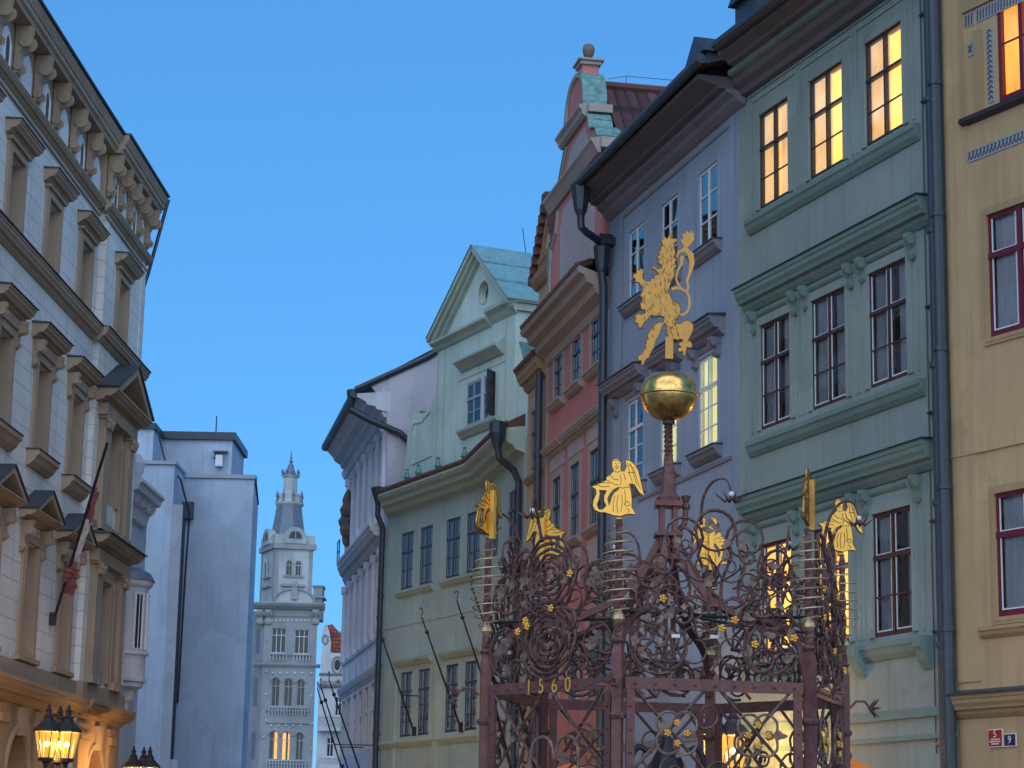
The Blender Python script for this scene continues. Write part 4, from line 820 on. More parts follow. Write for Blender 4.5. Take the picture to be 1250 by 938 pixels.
    r = MB().quad((XS, -.5, 19.22), (L + .05, -.6, 19.22), (L + .05, 12, 19.4), (XS, 12, 19.4)); r.build('roof', 'roofdark', e)
    pipe(c, [(L + .12, -.66, 19.15), (L + .14, -.2, 17.0), (L + .04, -.12, 16.6), (L + .04, -.1, 5)], .05, 'zinc', rings=False)
    return e
left_palace()

# ================================================================== house with the oriel, behind the palace
def oriel_house():
    f = Facade((-10.62, 58.6), 1.85, True)
    e = empty('oriel_house', 'pale narrow house with a rounded oriel window tucked behind the ornate palace', 'house', f.M); c = (e, None)
    wall(c, 'oriel', .2, 4.2, 0, 11.3, [], body=6)
    q = MB().extr(.2, 3.5, [(0, 11.45), (.6, 11.4), (.62, 11.3), (.54, 11.25), (.5, 11.1), (.38, 11.06), (.34, 10.9), (.2, 10.8), (.12, 10.5), (0, 10.45)]); q.build('cornice', 'lilac_trim', e)
    for u in (.9, 1.8, 2.7, 3.3):
        k = MB(); console(k, u, 11.08, .2, .55, .38); k.build('bracket', 'lilac_trim', e)
    MB().lathe([(.2, 0), (.24, .1), (.12, .2), (.18, .35), (.22, .6), (.12, .8), (.0001, .9)], (1.4, -.2, 11.4), 10).build('roof_urn', 'lilac_trim', e)
    # half-round bay
    n = 12; r = .56; cx, cy = 1.9, -.05
    def ring(rr, z): return [(cx - rr * cos(pi * k / n), cy - rr * sin(pi * k / n), z) for k in range(n + 1)]
    def shell(name, mat, prof):
        b = MB()
        for (ra, za), (rb, zb) in zip(prof, prof[1:]):
            A, B = ring(ra, za), ring(rb, zb)
            for k in range(n): b.quad(A[k], A[k + 1], B[k + 1], B[k])
        return b.build(name, mat, e)
    shell('oriel_wall', 'oriel', [(.15, 5.2), (.2, 5.4), (.3, 5.5), (.34, 5.75), (.52, 5.85), (.52, 5.95), (.6, 6.0), (.6, 6.1), (r, 6.14), (r, 8.7)])
    shell('oriel_sill', 'lilac_trim', [(r, 6.7), (.64, 6.73), (.64, 6.8), (r, 6.84)]); shell('oriel_cornice', 'lilac_trim', [(r, 8.55), (.64, 8.62), (.68, 8.72), (.68, 8.76)])
    shell('oriel_roof', 'tower_roof', [(.72, 8.76), (.6, 8.98), (.35, 9.12), (.001, 9.18)])
    for a0 in (.8, 1.6, 2.4):
        w = MB(); A = [(cx - (r + .01) * cos(t), cy - (r + .01) * sin(t)) for t in (a0 - .18, a0 + .18)]
        w.quad((A[0][0], A[0][1], 6.9), (A[1][0], A[1][1], 6.9), (A[1][0], A[1][1], 8.35), (A[0][0], A[0][1], 8.35)); wf = MB()
        for t in (a0 - .22, a0 + .22): wf.tube([(cx - (r + .015) * cos(t), cy - (r + .015) * sin(t), 6.86), (cx - (r + .015) * cos(t), cy - (r + .015) * sin(t), 8.42)], .035, 4)
        wf.tube([(cx - (r + .015) * cos(a0), cy - (r + .015) * sin(a0), 6.86), (cx - (r + .015) * cos(a0), cy - (r + .015) * sin(a0), 8.4)], .014, 4)
        wf.tube([(cx - (r + .015) * cos(a0 + d), cy - (r + .015) * sin(a0 + d), 8.4) for d in (-.22, 0, .22)], .03, 4)
        o = wf.build('window', 'white_wood', e); w.build('pane', 'black_wood', o)
    return e
oriel_house()

# ================================================================== modern rendered block
def block_house():
    e = empty('modern_block', 'plain grey-blue rendered modern block with blank firewall and flat roofs', 'building', Matrix.Translation((-11.66, 75, 0)))
    c = (e, None)
    def X(x, y, Y): v = at(x, y, Y); return v.x + 11.66, v.z
    z1 = X(190, 567, 75)[1]; x1 = 0.0
    wall(c, 'block', -8, x1, 0, z1, body=3, name='wall')
    MB().box(-8, x1 + .06, -.08, 3, z1, z1 + .12).build('coping', 'block_trim', e)
    zr = X(260, 584, 77.2)[1]; x2 = X(305, 700, 77.2)[0]
    # return wall with windows (faces the street, +x)
    fr = Matrix.Translation((x1 + .012, .004, 0)) @ Matrix.Rotation(pi / 2, 4, 'Z'); cr = (e, fr)
    hw = [(.7, 1.2, z, z + 1.2) for z in (z1 - 6.8, z1 - 10.4)]
    wall(cr, 'block', 0, 2.2, 0, z1 - .01, hw, depth=.12)
    for h in hw: window(cr, *h, frame='gray_wood', tr=None, bars=(), curt='curtain', depth=.04, glass='glass_hi', cw=(1, 1))
    MB().box(x1, x1 + .35, -.03, 0.03, 2, z1 - 1.4).build('wall_channel', 'block_trim', e)
    wall((e, Matrix.Translation((0, 2.2, 0))), 'block', x1, x2, 0, zr, body=.4, name='firewall')
    MB().box(x1, x2 + .06, 2.12, 2.7, zr, zr + .14).build('coping', 'block_trim', e)
    MB().add([(x1, 2.7, zr + .1), (x2 + .03, 2.7, zr + .1), (x2 - .55, 8.9, zr + .1), (x1, 8.9, zr + .1)], [(0, 1, 2, 3)]).build('roof', 'roofdark', e)
    fr2 = Matrix.Translation((x2, 2.2, 0)) @ Matrix.Rotation(radians(95), 4, 'Z'); cr2 = (e, fr2)
    hw = [(u, u + 1.0, z, z + 1.7) for u in (1.2, 3.6) for z in (zr - 3.0, zr - 6.4, zr - 9.8, zr - 13.2) if z > 1]
    wall(cr2, 'block', 0, 6.6, 0, zr - .01, hw, depth=.12)
    for h in hw: window(cr2, *h, frame='gray_wood', tr=None, bars=(), curt='curtain_dk', depth=.04)
    # penthouses
    za, zb = zr, X(240, 537, 80)[1]; xa, xb = X(191, 560, 80)[0], X(283, 560, 80)[0]
    MB().box(xa, xb, 5, 8.6, zr, zb).build('penthouse', 'block', e); MB().box(xa - .1, xb + .12, 4.85, 8.8, zb, zb + .28).build('penthouse_roof', 'zinc', e)
    xc, xd = X(160, 540, 78)[0], X(187, 540, 78)[0]; zc = X(178, 524, 78)[1]
    MB().box(xc, xd, 3, 4.9, z1, zc).build('stair_head', 'block', e); MB().box(xc, xd + .08, 2.9, 4.84, zc, zc + .22).build('stair_head_roof', 'zinc', e)
    xk, zk = X(268, 563, 79.9); b = MB(); b.box(xk - .13, xk + .13, 4.7, 4.95, zk - .22, zk + .2); b.build('equipment_cabinet', 'plastic', e); b = MB(); b.box(xk - .24, xk + .3, 4.6, 5, zk + .32, zk + .38); b.box(xk - .24, xk - .18, 4.7, 4.99, zk + .1, zk + .4); b.build('cabinet_bracket', 'block_trim', e)
    xm = X(264, 520, 82)[0]; MB().tube([(xm, 7, zb), (xm, 7, zb + 1.3)], .025, 5).build('mast', 'zinc', e)
    a = MB(); x_, z_ = X(176, 515, 78); a.tube([(x_, 3.5, zc), (x_, 3.5, zc + .9)], .02, 4)
    for k in range(4): a.tube([(x_ - .2, 3.5, zc + .4 + k * .14), (x_ + .2, 3.5, zc + .4 + k * .14)], .014, 4)
    a.build('aerial', 'zinc', e)
    pipe(c, [(.05, 2.05, zr - 1.3), (.05, 2.05, .2)], .11, 'pipe', rings=False)
    MB().box(-.06, .42, 1.95, 2.19, zr - 1.5, zr - .9).build('rain_hopper', 'pipe', e)
    MB().tube([(-.9, 1, z1 + 1.6), (-.4, .5, z1 + .1), (.12, .6, z1 - .4), (.35, 1.6, zr - 1.4), (.25, 2.0, zr - 3.5), (.2, 2.05, zr - 8)], .035, 5).build('cable', 'black_wood', e)
    MB().box(.0, .32, 1.9, 2.15, 4.2, 4.55).build('cabinet', 'plastic', e)
    return e
block_house()

# ================================================================== tower building far down the street
def tower_house():
    Y = 175; o3 = at(347, 900, Y); e = empty('tower_building', 'distant stone corner building with a slate spire and lantern above arched windows', 'tower', Matrix.Translation((o3.x, Y, 0)))
    c = (e, None); P = lambda x, y, Yd=Y: ((at(x, y, Yd) - o3).x, at(x, y, Yd).z)
    def R(x0, y0, x1, y1):  # rectangle from survey pixels, left-bottom / right-top
        a = P((x0 + x1) / 2, y1); b = P((x0 + x1) / 2, y0); xl = P(x0, (y0 + y1) / 2)[0]; xr = P(x1, (y0 + y1) / 2)[0]; return xl, xr, b[1], a[1]
    zc = P(350, 745)[1]; xl, xr = P(320, 830)[0], P(385, 830)[0]
    W1 = [R(331.5, 797, 348.5, 767), R(359.5, 798, 376.5, 769)]; W2 = [R(331.5, 862, 341, 828), R(347, 862, 356.5, 829), R(362.5, 862, 371.5, 830)]; W3 = [R(328.5, 927, 338.5, 893), R(344, 928, 353.5, 894), R(361, 928, 369.5, 895)]
    hs = W1 + W2 + W3
    wall(c, 'tower_low', xl, xr, 0, zc, hs, depth=.3)
    # canted left side and right flank
    cl = (e, Matrix.Translation((xl, 0, 0)) @ Matrix.Rotation(radians(128), 4, 'Z'))
    def side(cx, ang, ln):
        b = MB(); a = radians(ang); d = (cos(a) * ln, sin(a) * ln)
        b.quad((cx, 0, 0), (cx + d[0], d[1], 0), (cx + d[0], d[1], zc), (cx, 0, zc)); return b
    d = (-1.1, 1.4); b = MB().quad((xl + d[0], d[1], 0), (xl, 0, 0), (xl, 0, zc), (xl + d[0], d[1], zc)); b.quad((xl + d[0], 12, 0), (xl + d[0], d[1], 0), (xl + d[0], d[1], zc), (xl + d[0], 12, zc)); b.quad((xr, 0, 0), (xr - 1.4, 12, 0), (xr - 1.4, 12, zc), (xr, 0, zc)); b.quad((xl - 1.1, 12, 0), (xr - 1.4, 12, 0), (xr - 1.4, 12, zc), (xl - 1.1, 12, zc))
    b.quad((xl, 0, zc), (xr, 0, zc), (xr - 1.4, 12, zc), (xl - 1.1, 12, zc)); b.build('side_wall', 'tower_low', e)
    for (x0, x1, z0, z1) in [(xl - .75, xl - .4, w[0][2], w[0][3]) for w in (W1, W2, W3)]:
        q = MB(); f_ = lambda x: (x - xl) / d[0] * d[1] - .03
        q.quad((x0, f_(x0), z0), (x1, f_(x1), z0), (x1, f_(x1), z1), (x0, f_(x0), z1)); q.build('side_window', 'tower_roof', e)
    for j, ws in enumerate((W1, W2, W3)):
        for i, (a, b2, z0, z1) in enumerate(ws):
            lit = j == 2 and i < 2
            o = window(c, a, b2, z0, z1, 'white_wood' if j == 0 else 'gray_wood', cols=3 if j == 0 else 2, tr=.72, bars=(), depth=.14, curt='lit_orange' if lit else ('maroon' if j == 1 else None), cw=((.9, .5) if i else (.0, .8)) if lit else (.5, .5), fw=.032, glass='glass_lo')
            if j:
                s = MB(); cx = (a + b2) / 2; r = (b2 - a) / 2; z = z1 - r
                for sx in (-1, 1):
                    pts = [(cx + sx * r, z)] + [(cx + sx * r * cos(t), z + r * sin(t)) for t in [k * pi / 16 for k in range(9)]] + [(cx, z1 + .02), (cx + sx * (r + .02), z1 + .02)]
                    s.plate(pts[1:], -.04, .16)
                s.build('arch_spandrel', 'tower_low', o); MB().tube(arc_tube(cx, z, r + .12, r + .12, -.03, 12), .07, 6).build('arch_moulding', 'tower_trim', o)
    for (y, x0, x1, h, out) in ((740, 308, 397, .55, .7), (812, 310, 391, .3, .25), (868, 325, 377, .2, .2), (800, 329, 380, .12, .15), (933, 325, 373, .2, .2), (883, 325, 377, .12, .12), (752, 320, 388, .15, .12)):
        a, z = P(x0, y); b2 = P(x1, y)[0]; k = corn(a, b2, z - h / 2, z + h / 2, out); k.build('string_course', 'tower_trim', e)
    for (x0, x1, ya, yb) in ((330, 350, 799, 806), (359, 378, 800, 807), (329, 376, 864, 872), (326, 373, 929, 938)):
        k = MB(); a, b2 = P(x0, ya)[0], P(x1, ya)[0]; za, zb = P(x0, yb)[1], P(x0, ya)[1]; n = int((b2 - a) / .22)
        for i in range(n + 1): x = a + (b2 - a) * i / n; k.tube([(x, -.18, za), (x, -.18, zb)], .045, 5)
        k.box(a, b2, -.25, -.1, zb, zb + .06); k.build('balustrade', 'tower', e)
    rr = random.Random(5)
    for (cx_, cy_) in [(325, 820), (380, 822), (325, 880), (381, 884), (325, 848), (380, 850), (322, 900), (381, 915)] + [(333 + i * 9, 822) for i in range(5)] + [(331 + i * 9, 886) for i in range(5)] + [(332 + i * 5, 758) for i in range(10)]:
        a, z = P(cx_, cy_); orn = MB(); orn.lathe([(.0001, -.0), (.12, .01), (.09, .05), (.0001, .08)], (0, 0, 0), 8); m = len(orn.v) - 8 * 4
        for q in range(m, len(orn.v)): v = orn.v[q]; orn.v[q] = (a + v[0], -.02 - v[2], z + v[1])
        orn.build('rosette', 'tower', e)
    for cx_ in (318, 328, 386): a, z = P(cx_, 745); k = MB(); console(k, a, z, .5, 1.2, .5); k.build('bracket', 'tower_trim', e)
    # attic gable
    a0, a1 = P(331, 735)[0], P(384, 735)[0]; zt = P(355, 738)[1]; cx = P(359, 738)[0]
    MB().plate([(P(322, 735)[0], zt - .2), (P(386, 735)[0], zt - .2), (P(386, 735)[0], zt + .2)] + [(cx + (a1 - cx) * cos(t), zt + .2 + 1.0 * sin(t)) for t in [k * pi / 10 for k in range(11)]] + [(P(322, 735)[0], zt + .2)], .1, .5).build('attic_gable', 'tower', e)
    k = MB(); k.tube([(cx + (a1 - cx) * cos(t), .06, zt + .25 + 1.0 * sin(t)) for t in [k_ * pi / 10 for k_ in range(11)]], .1, 6); k.box(cx - .25, cx + .25, -.1, .3, zt + .4, zt + 1.5); k.box(cx - .38, cx + .38, -.15, .3, zt + 1.45, zt + 1.6); k.lathe([(.3, 0), (.2, .2), (.0001, .4)], (cx, .1, zt + 1.6), 8); k.build('attic_crest', 'tower_trim', e)
    # tower shaft: square plan turned so that two faces show
    zs0, zs1 = zt - 1, P(350, 665)[1]
    A = (P(311, 700)[0], 4.6); Bc = (P(333, 700)[0], 1.2); C = (P(378.5, 700)[0], 2.0); D = (A[0] + C[0] - Bc[0], A[1] + C[1] - Bc[1]); q4 = [A, Bc, C, D]
    def prism(q, z0, z1, name, mat, cap=True, grow=0.):
        b = MB(); ctr = (sum(p[0] for p in q) / 4, sum(p[1] for p in q) / 4)
        gq = [(ctr[0] + (p[0] - ctr[0]) * (1 + grow), ctr[1] + (p[1] - ctr[1]) * (1 + grow)) for p in q]
        b.add([(p[0], p[1], z0) for p in gq] + [(p[0], p[1], z1) for p in gq], [(0, 1, 5, 4), (1, 2, 6, 5), (2, 3, 7, 6), (3, 0, 4, 7), (4, 5, 6, 7), (3, 2, 1, 0)]); return b.build(name, mat, e)
    prism(q4, zs0, zs1, 'tower_shaft', 'tower'); prism(q4, zs1 - .15, zs1 + .3, 'tower_cornice', 'tower_trim', grow=.13); prism(q4, zs1 + .3, zs1 + 1.0, 'tower_parapet', 'tower', grow=.06)
    ctr = (sum(p[0] for p in q4) / 4, sum(p[1] for p in q4) / 4)
    def face_frame(p, q):
        a = atan2(q[1] - p[1], q[0] - p[0]); return Matrix.Translation((p[0], p[1], 0)) @ Matrix.Rotation(a, 4, 'Z'), sqrt((q[0] - p[0]) ** 2 + (q[1] - p[1]) ** 2)
    for (p, q) in ((A, Bc), (Bc, C)):
        F_, ln = face_frame(p, q); zw0, zw1 = P(350, 699)[1], P(350, 681)[1]; w = min(.62, ln * .16)
        for s_ in (-1, 1):
            cx2 = ln / 2 + s_ * (w * .75); k = MB(); k.plate(arch_pts(cx2 - w / 2, cx2 + w / 2, zw0, zw1, w / 2), -.02, .02); o = k.build('window', 'black_wood', e, F_)
            k = MB(); k.tube([(cx2 - w / 2, -.04, zw0)] + [(cx2 - w / 2 * cos(t), -.04, zw1 - w / 2 + w / 2 * sin(t)) for t in [k_ * pi / 8 for k_ in range(9)]] + [(cx2 + w / 2, -.04, zw0)], .06, 5); k.tube([(cx2, -.03, zw0), (cx2, -.03, zw1)], .03, 4); k.box(cx2 - w / 2, cx2 + w / 2, -.05, 0, zw0 + .75, zw0 + .82); k.build('frame', 'tower', o)
        k = MB(); k.box(ln / 2 - w * 1.6, ln / 2 + w * 1.6, -.15, 0, zw0 - .18, zw0 - .04); k.box(ln * .18, ln * .82, -.2, 0, zw0 - .95, zw0 - .75); k.box(.0, .3, -.06, 0, zs0, zs1); k.box(ln - .3, ln, -.06, 0, zs0, zs1); k.build('tower_moulding', 'tower_trim', e, F_)
        r = min(.95, ln * .3); k = MB(); k.plate([(ln / 2 - r, zs1 + .3), (ln / 2 + r, zs1 + .3)] + [(ln / 2 + r * cos(t), zs1 + .75 + r * .95 * sin(t)) for t in [k_ * pi / 10 for k_ in range(11)]], -.3, .8); o = k.build('lunette_dormer', 'tower', e, F_)
        k = MB(); k.plate([(ln / 2 - r * .55, zs1 + .7)] + [(ln / 2 + r * .55, zs1 + .7)] + [(ln / 2 + r * .55 * cos(t), zs1 + .8 + r * .55 * sin(t)) for t in [k_ * pi / 8 for k_ in range(9)]], -.34, -.28); k.build('lunette_glass', 'black_wood', o)
        k = MB(); k.tube([(ln / 2, -.36, zs1 + .7), (ln / 2, -.36, zs1 + 1.3)], .05, 4); k.build('lunette_bar', 'tower', o)
    # mansard spire
    px = lambda x, y: P(x, y)[0]
    def sq(h, z, w): # half-width from pixel width
        return [(ctr[0] - w, ctr[1], z), (ctr[0], ctr[1] - w, z), (ctr[0] + w, ctr[1], z), (ctr[0], ctr[1] + w, z)]
    def oct(w, z): return [(ctr[0] + w * cos(pi / 8 + k * pi / 4), ctr[1] + w * sin(pi / 8 + k * pi / 4), z) for k in range(8)]
    def lath(prof, name, mat):
        b = MB(); rings = [oct(w, z) for w, z in prof]
        for r0, r1 in zip(rings, rings[1:]):
            n0 = len(b.v); b.v += r0 + r1; b.f += [(n0 + k, n0 + (k + 1) % 8, n0 + 8 + (k + 1) % 8, n0 + 8 + k) for k in range(8)]
        return b.build(name, mat, e)
    k_ = Y / FPX; H = lambda y: P(344, y)[1]; sc = lambda w: w * k_ / 2 * 1.06
    lath([(sc(46), H(660)), (sc(43), H(648)), (sc(38), H(635)), (sc(34), H(622)), (sc(31), H(611))], 'spire_roof', 'tower_roof')
    lath([(sc(31), H(611)), (sc(35), H(609)), (sc(36), H(607)), (sc(30), H(606)), (sc(27), H(603)), (sc(25), H(596)), (sc(20), H(594)), (sc(18), H(592)), (sc(17), H(576)), (sc(21), H(574)), (sc(21), H(573))], 'spire_lantern', 'tower')
    lath([(sc(21), H(573)), (sc(13), H(569)), (sc(9), H(565)), (sc(7), H(560)), (sc(3), H(557)), (sc(5), H(555)), (sc(1.5), H(553)), (sc(2.5), H(551)), (.02, H(541))], 'spire_cap', 'tower_roof')
    for kk in range(8):
        a = pi / 4 * kk; w = sc(16.5) * .94; k = MB(); u = Vector((-sin(a), cos(a), 0)) * .22; b_ = Vector((ctr[0] + w * cos(a) * 1.0, ctr[1] + w * sin(a) * 1.0, 0))
        z0, z1 = H(588), H(579); k.add([tuple(b_ - u + Vector((0, 0, z0))), tuple(b_ + u + Vector((0, 0, z0))), tuple(b_ + u + Vector((0, 0, z1))), tuple(b_ - u + Vector((0, 0, z1)))], [(0, 1, 2, 3)]); k.build('lantern_opening', 'black_wood', e)
        for (ww, yy, hh) in ((31, 606, 1.0), (20, 573, .6)): MB().lathe([(.12, 0), (.05, .3 * hh), (.12, .5 * hh), (.0001, hh)], (ctr[0] + sc(ww) * cos(a + pi / 8), ctr[1] + sc(ww) * sin(a + pi / 8), H(yy)), 6).build('pinnacle', 'tower_roof', e)
    a, b2 = P(380, 720)[0], P(391, 720)[0]; ck = MB(); ck.box(a, b2, 2, 4, zt - 1, P(385, 713)[1]); ck.box(a - .15, b2 + .2, 1.85, 4.1, P(385, 727)[1], P(385, 725)[1]); ck.box(a - .1, b2 + .1, 1.9, 4.1, P(385, 713)[1], P(385, 711)[1]); ck.build('chimney', 'tower_trim', e)
    return e
tower_house()

# ================================================================== far ornate house with red roof
def far_house():
    Y = 200; o3 = at(405, 900, Y); e = empty('far_ornate_house', 'small white ornate house with a red tiled roof glimpsed right of the tower', 'house', Matrix.Translation((o3.x, Y, 0))); c = (e, None)
    P = lambda x, y: ((at(x, y, Y) - o3).x, at(x, y, Y).z)
    xl, xr = P(388, 870)[0], P(432, 870)[0]; zt = P(400, 830)[1]
    w = [(P(399, 905)[0], P(407, 905)[0], P(402, 924)[1], P(402, 901)[1]), (P(409, 860)[0], P(417, 860)[0], P(412, 874)[1], P(412, 851)[1])]
    wall(c, 'far', xl, xr, 0, zt, w, body=8, depth=.3)
    for h in w: window(c, *h, frame='white_wood', depth=.15, tr=.7, bars=(), curt='curtain_dk')
    G = [(391, 832), (392, 800), (395, 785), (393, 775), (396, 764), (399, 762), (402, 772), (404, 785), (403, 797), (410, 800), (413, 797), (420, 800), (423, 812), (421, 832)]
    MB().plate([P(*p) for p in G][::-1], -.1, .5).build('gable', 'far', e)
    m = MB()
    for cx, cy, r in ((412, 812, .75), (397, 781, .4)):
        a, z = P(cx, cy); m.tube([(a + r * .6 * cos(k * pi / 8), -.14, z + r * sin(k * pi / 8)) for k in range(16)], .1, 5, True)
    a0, z0 = P(389, 840); a1 = P(424, 840)[0]; corn(a0, a1, z0, z0 + .4, .4, b=m); z2 = P(400, 826)[1]; corn(a0, a1, z2, z2 + .3, .3, b=m)
    m.tube([(*(lambda q: (q[0], -.2, q[1]))(P(x, y)),) for x, y in ((391, 840), (396, 832), (401, 838), (408, 834), (414, 830), (421, 838))], .16, 6); m.build('gable_moulding', 'tower_trim', e)
    k = MB(); a, z = P(412, 812); k.plate([(a + .28 * cos(t), z + .5 * sin(t)) for t in [i * pi / 8 for i in range(16)]], -.13, -.1); k.build('oval_window', 'black_wood', e)
    for (x0, x1, y0, y1) in ((389, 423, 888, 876), (389, 423, 934, 926)):
        k = MB(); a, b = P(x0, y0)[0], P(x1, y0)[0]; za, zb = P(x0, y0)[1], P(x0, y1)[1]
        for i in range(16): x = a + (b - a) * i / 15; k.tube([(x, -.7, za), (x, -.7, zb)], .05, 5)
        k.box(a, b, -.8, -.6, zb, zb + .1); k.box(a, b, -.85, 0, za - .35, za); k.build('balcony', 'far', e)
    r = MB(); r.uv = lambda v: (v.x, v.z)
    p1, p2, p3, p4 = P(396, 764), P(404, 760), P(424, 797), P(404, 797)
    r.add([(p1[0], .5, p1[1]), (p2[0], 1.5, p2[1]), (p3[0] + 1, 1.5, p3[1]), (p4[0], .52, p4[1])], [(0, 1, 2, 3)]); r.add([(p2[0], 1.5, p2[1]), (p2[0], 8, p2[1]), (p3[0] + 1, 8, p3[1]), (p3[0] + 1, 1.5, p3[1])], [(0, 1, 2, 3)]); r.build('roof', 'tile_red', e)
    d = MB(); a, z = P(410, 775); d.box(a, a + 2.2, 3, 6, z - 3, z + .6); d.plate([(a + .5, z + .6), (a + 2.0, z + .6), (a + 1.2, z + 1.6)], 2.9, 3.3); d.build('rear_gable', 'far', e)
    return e
far_house()

# ================================================================== flagpoles and flag
def flagpole(F, p0, p1, out, label, group, hook=True, bar=.62, r=.028):
    """p0 = foot on the wall, p1 = tip (survey pixels), out = how far the tip stands out from the wall"""
    s0, z0 = F.px(*p0, .06); s1, z1 = F.px(*p1, out)
    e = empty('flagpole', label, 'flagpole', F.M @ Matrix.Translation((s0, -.06, z0)), group)
    tip = Vector((s1 - s0, -(out - .06), z1 - z0)); b = MB().tube([(0, 0, 0), tip * .5, tip], [r, r * .9, r * .6], 6); b.build('pole', 'iron_dark', e)
    k = MB().box(-.06, .06, -.03, .06, -.12, .12); k.build('wall_bracket', 'iron_dark', e)
    q = tip * .34; k = MB().tube([q, (q.x + .1, .02, q.z - .0)], r * .6, 5); k.build('stay', 'iron_dark', e)
    if hook:
        d = tip.normalized(); k = MB(); pts = [tip + d * .03 + Vector((.09 * sin(a) + 0, 0, .1 - .1 * cos(a))) for a in [i * pi / 6 for i in range(9)]]; k.tube(pts, r * .45, 5); k.build('hook', 'iron_dark', e)
    k = MB().ball(tip * .86, r * 2.0, 5); k.build('collar', 'iron_dark', e)
    return e
gm = 'flagpoles on the mint house'
flagpole(fL, (505, 893), (461, 763), 1.3, 'black flagpole leaning out from the mint house, leftmost, beside the lilac palace', gm)
flagpole(fL, (562, 888), (514.5, 753), 1.3, 'black hooked flagpole on the mint house between its two pairs of lower windows', gm)
flagpole(fL, (608, 884), (557.5, 733), 1.3, 'black flagpole on the mint house whose foot is hidden by the iron grille', gm)
flagpole(fB, (628, 872), (575.7, 716), 1.3, 'black flagpole at the right end of the mint house, closest to the gilded angel', gm)
gv = 'flagpoles on the lilac palace'
flagpole(fV, (417, 938), (387.7, 842), 1.9, 'thin black flagpole of the lilac palace reaching furthest left before the far house', gv)
flagpole(fV, (427, 945), (391.5, 838), 1.9, 'thin black flagpole in the middle of the three on the lilac palace', gv)
flagpole(fV, (441, 945), (401.5, 830), 1.9, 'thin black flagpole of the lilac palace standing highest and nearest its wall', gv)
def flag():
    s0, z0 = fA.px(66, 756, .1); s1, z1 = fA.px(131, 541, 1.6)
    e = empty('draped_flag', 'red and white flag wound around a dark pole on the ornate palace', 'flag', fA.M @ Matrix.Translation((s0, -.1, z0)))
    tip = Vector((s1 - s0, -1.5, z1 - z0)); MB().tube([(0, 0, 0), tip], .035, 8).build('pole', 'black_wood', e)
    MB().box(-.08, .08, -.04, .1, -.15, .15).build('wall_bracket', 'iron_dark', e)
    def cloth(t0, t1, w0, w1, mat, name, fold=.06, seed=0):
        b = MB(); n, m = 14, 8; r = random.Random(seed); ph = r.uniform(0, 6)
        P_ = lambda i, j: tip * (t0 + (t1 - t0) * i / n) + Vector((.0 + (w0 + (w1 - w0) * i / n) * j / m, fold * sin(j * 1.6 + i * .35 + ph) - .02, -.10 * j / m * (1 if w0 < .45 else 2.2) + .02 * sin(i * 1.3 + j)))
        for i in range(n):
            for j in range(m): b.quad(P_(i, j), P_(i + 1, j), P_(i + 1, j + 1), P_(i, j + 1))
        return b.build(name, mat, e, smooth=True)
    cloth(.76, .585, .40, .42, 'red_cloth', 'red_band', .05, 1); cloth(.585, .33, .42, .45, 'white_cloth', 'white_band', .05, 2); cloth(.34, .2, .45, .5, 'red_cloth', 'bunched_red_band', .12, 3); cloth(.31, .23, -.2, -.26, 'red_cloth', 'bunched_fold', .1, 4)
    return e
flag()

# ================================================================== street lamps (lit)
def lantern(e, x, y, z, s=1.0, watt=None):
    n = 6; b = MB()
    T = [(x + .24 * s * cos(2 * pi * k / n), y + .24 * s * sin(2 * pi * k / n), z + .5 * s) for k in range(n)]; B = [(x + .14 * s * cos(2 * pi * k / n), y + .14 * s * sin(2 * pi * k / n), z) for k in range(n)]
    for k in range(n): b.tube([B[k], T[k]], .012 * s, 4); b.tube([B[k], B[(k + 1) % n]], .014 * s, 4); b.tube([T[k], T[(k + 1) % n]], .018 * s, 4)
    b.lathe([(.14 * s, -.06 * s), (.15 * s, -.02 * s), (.13 * s, 0)], (x, y, z), n); b.lathe([(.03 * s, -.2 * s), (.05 * s, -.1 * s), (.1 * s, -.05 * s)], (x, y, z), 8)
    o = b.build('lantern', 'iron_dark', e)
    r = MB().lathe([(.28 * s, .5 * s), (.27 * s, .53 * s), (.2 * s, .6 * s), (.12 * s, .68 * s), (.09 * s, .74 * s), (.1 * s, .76 * s), (.06 * s, .8 * s), (.05 * s, .86 * s), (.07 * s, .88 * s), (.03 * s, .92 * s), (.035 * s, .96 * s), (.0001, 1.02 * s)], (x, y, z), n); r.build('cap', 'iron_dark', o)
    g = MB()
    for k in range(n): g.quad(B[k], B[(k + 1) % n], T[(k + 1) % n], T[k])
    g.build('glass_pane', 'lampglass', o)
    MB().ball((x, y, z + .26 * s), .05 * s, 6).build('bulb', 'lamp', o)
    l = bpy.data.lights.new('lamp_light', 'POINT'); l.energy = watt or LAMP_W; l.color = (1, .62, .26); l.shadow_soft_size = .07
    lo = bpy.data.objects.new('lamp_light', l); COL.objects.link(lo); lo.parent = o; lo.location = (x, y, z + .26 * s)
    return o
def street_lamp(loc, spots, label, s=1.0, watt=None):
    e = empty('street_lamp', label, 'street lamp', Matrix.Translation(loc), 'old street lamps'); h = spots[0][2]
    MB().lathe([(.3, 0), (.3, .15), (.22, .25), (.16, .8), (.12, .9), (.07, 1.0), (.055, h - .6), (.08, h - .55), (.05, h - .45), (.03, h - .1)], (0, 0, 0), 12).build('pole', 'iron_dark', e)
    for (x, y, z) in spots:
        a = MB().tube([(0, 0, h - .5), (x * .5, y * .5, h - .55), (x * .9, y * .9, z - .35), (x, y, z - .18)], .022, 6); a.build('arm', 'iron_dark', e); lantern(e, x, y, z, s, watt)
    return e
LAMP_W = 210
lm, t, p = newmat('lamp_glass'); t.nodes.remove(p)
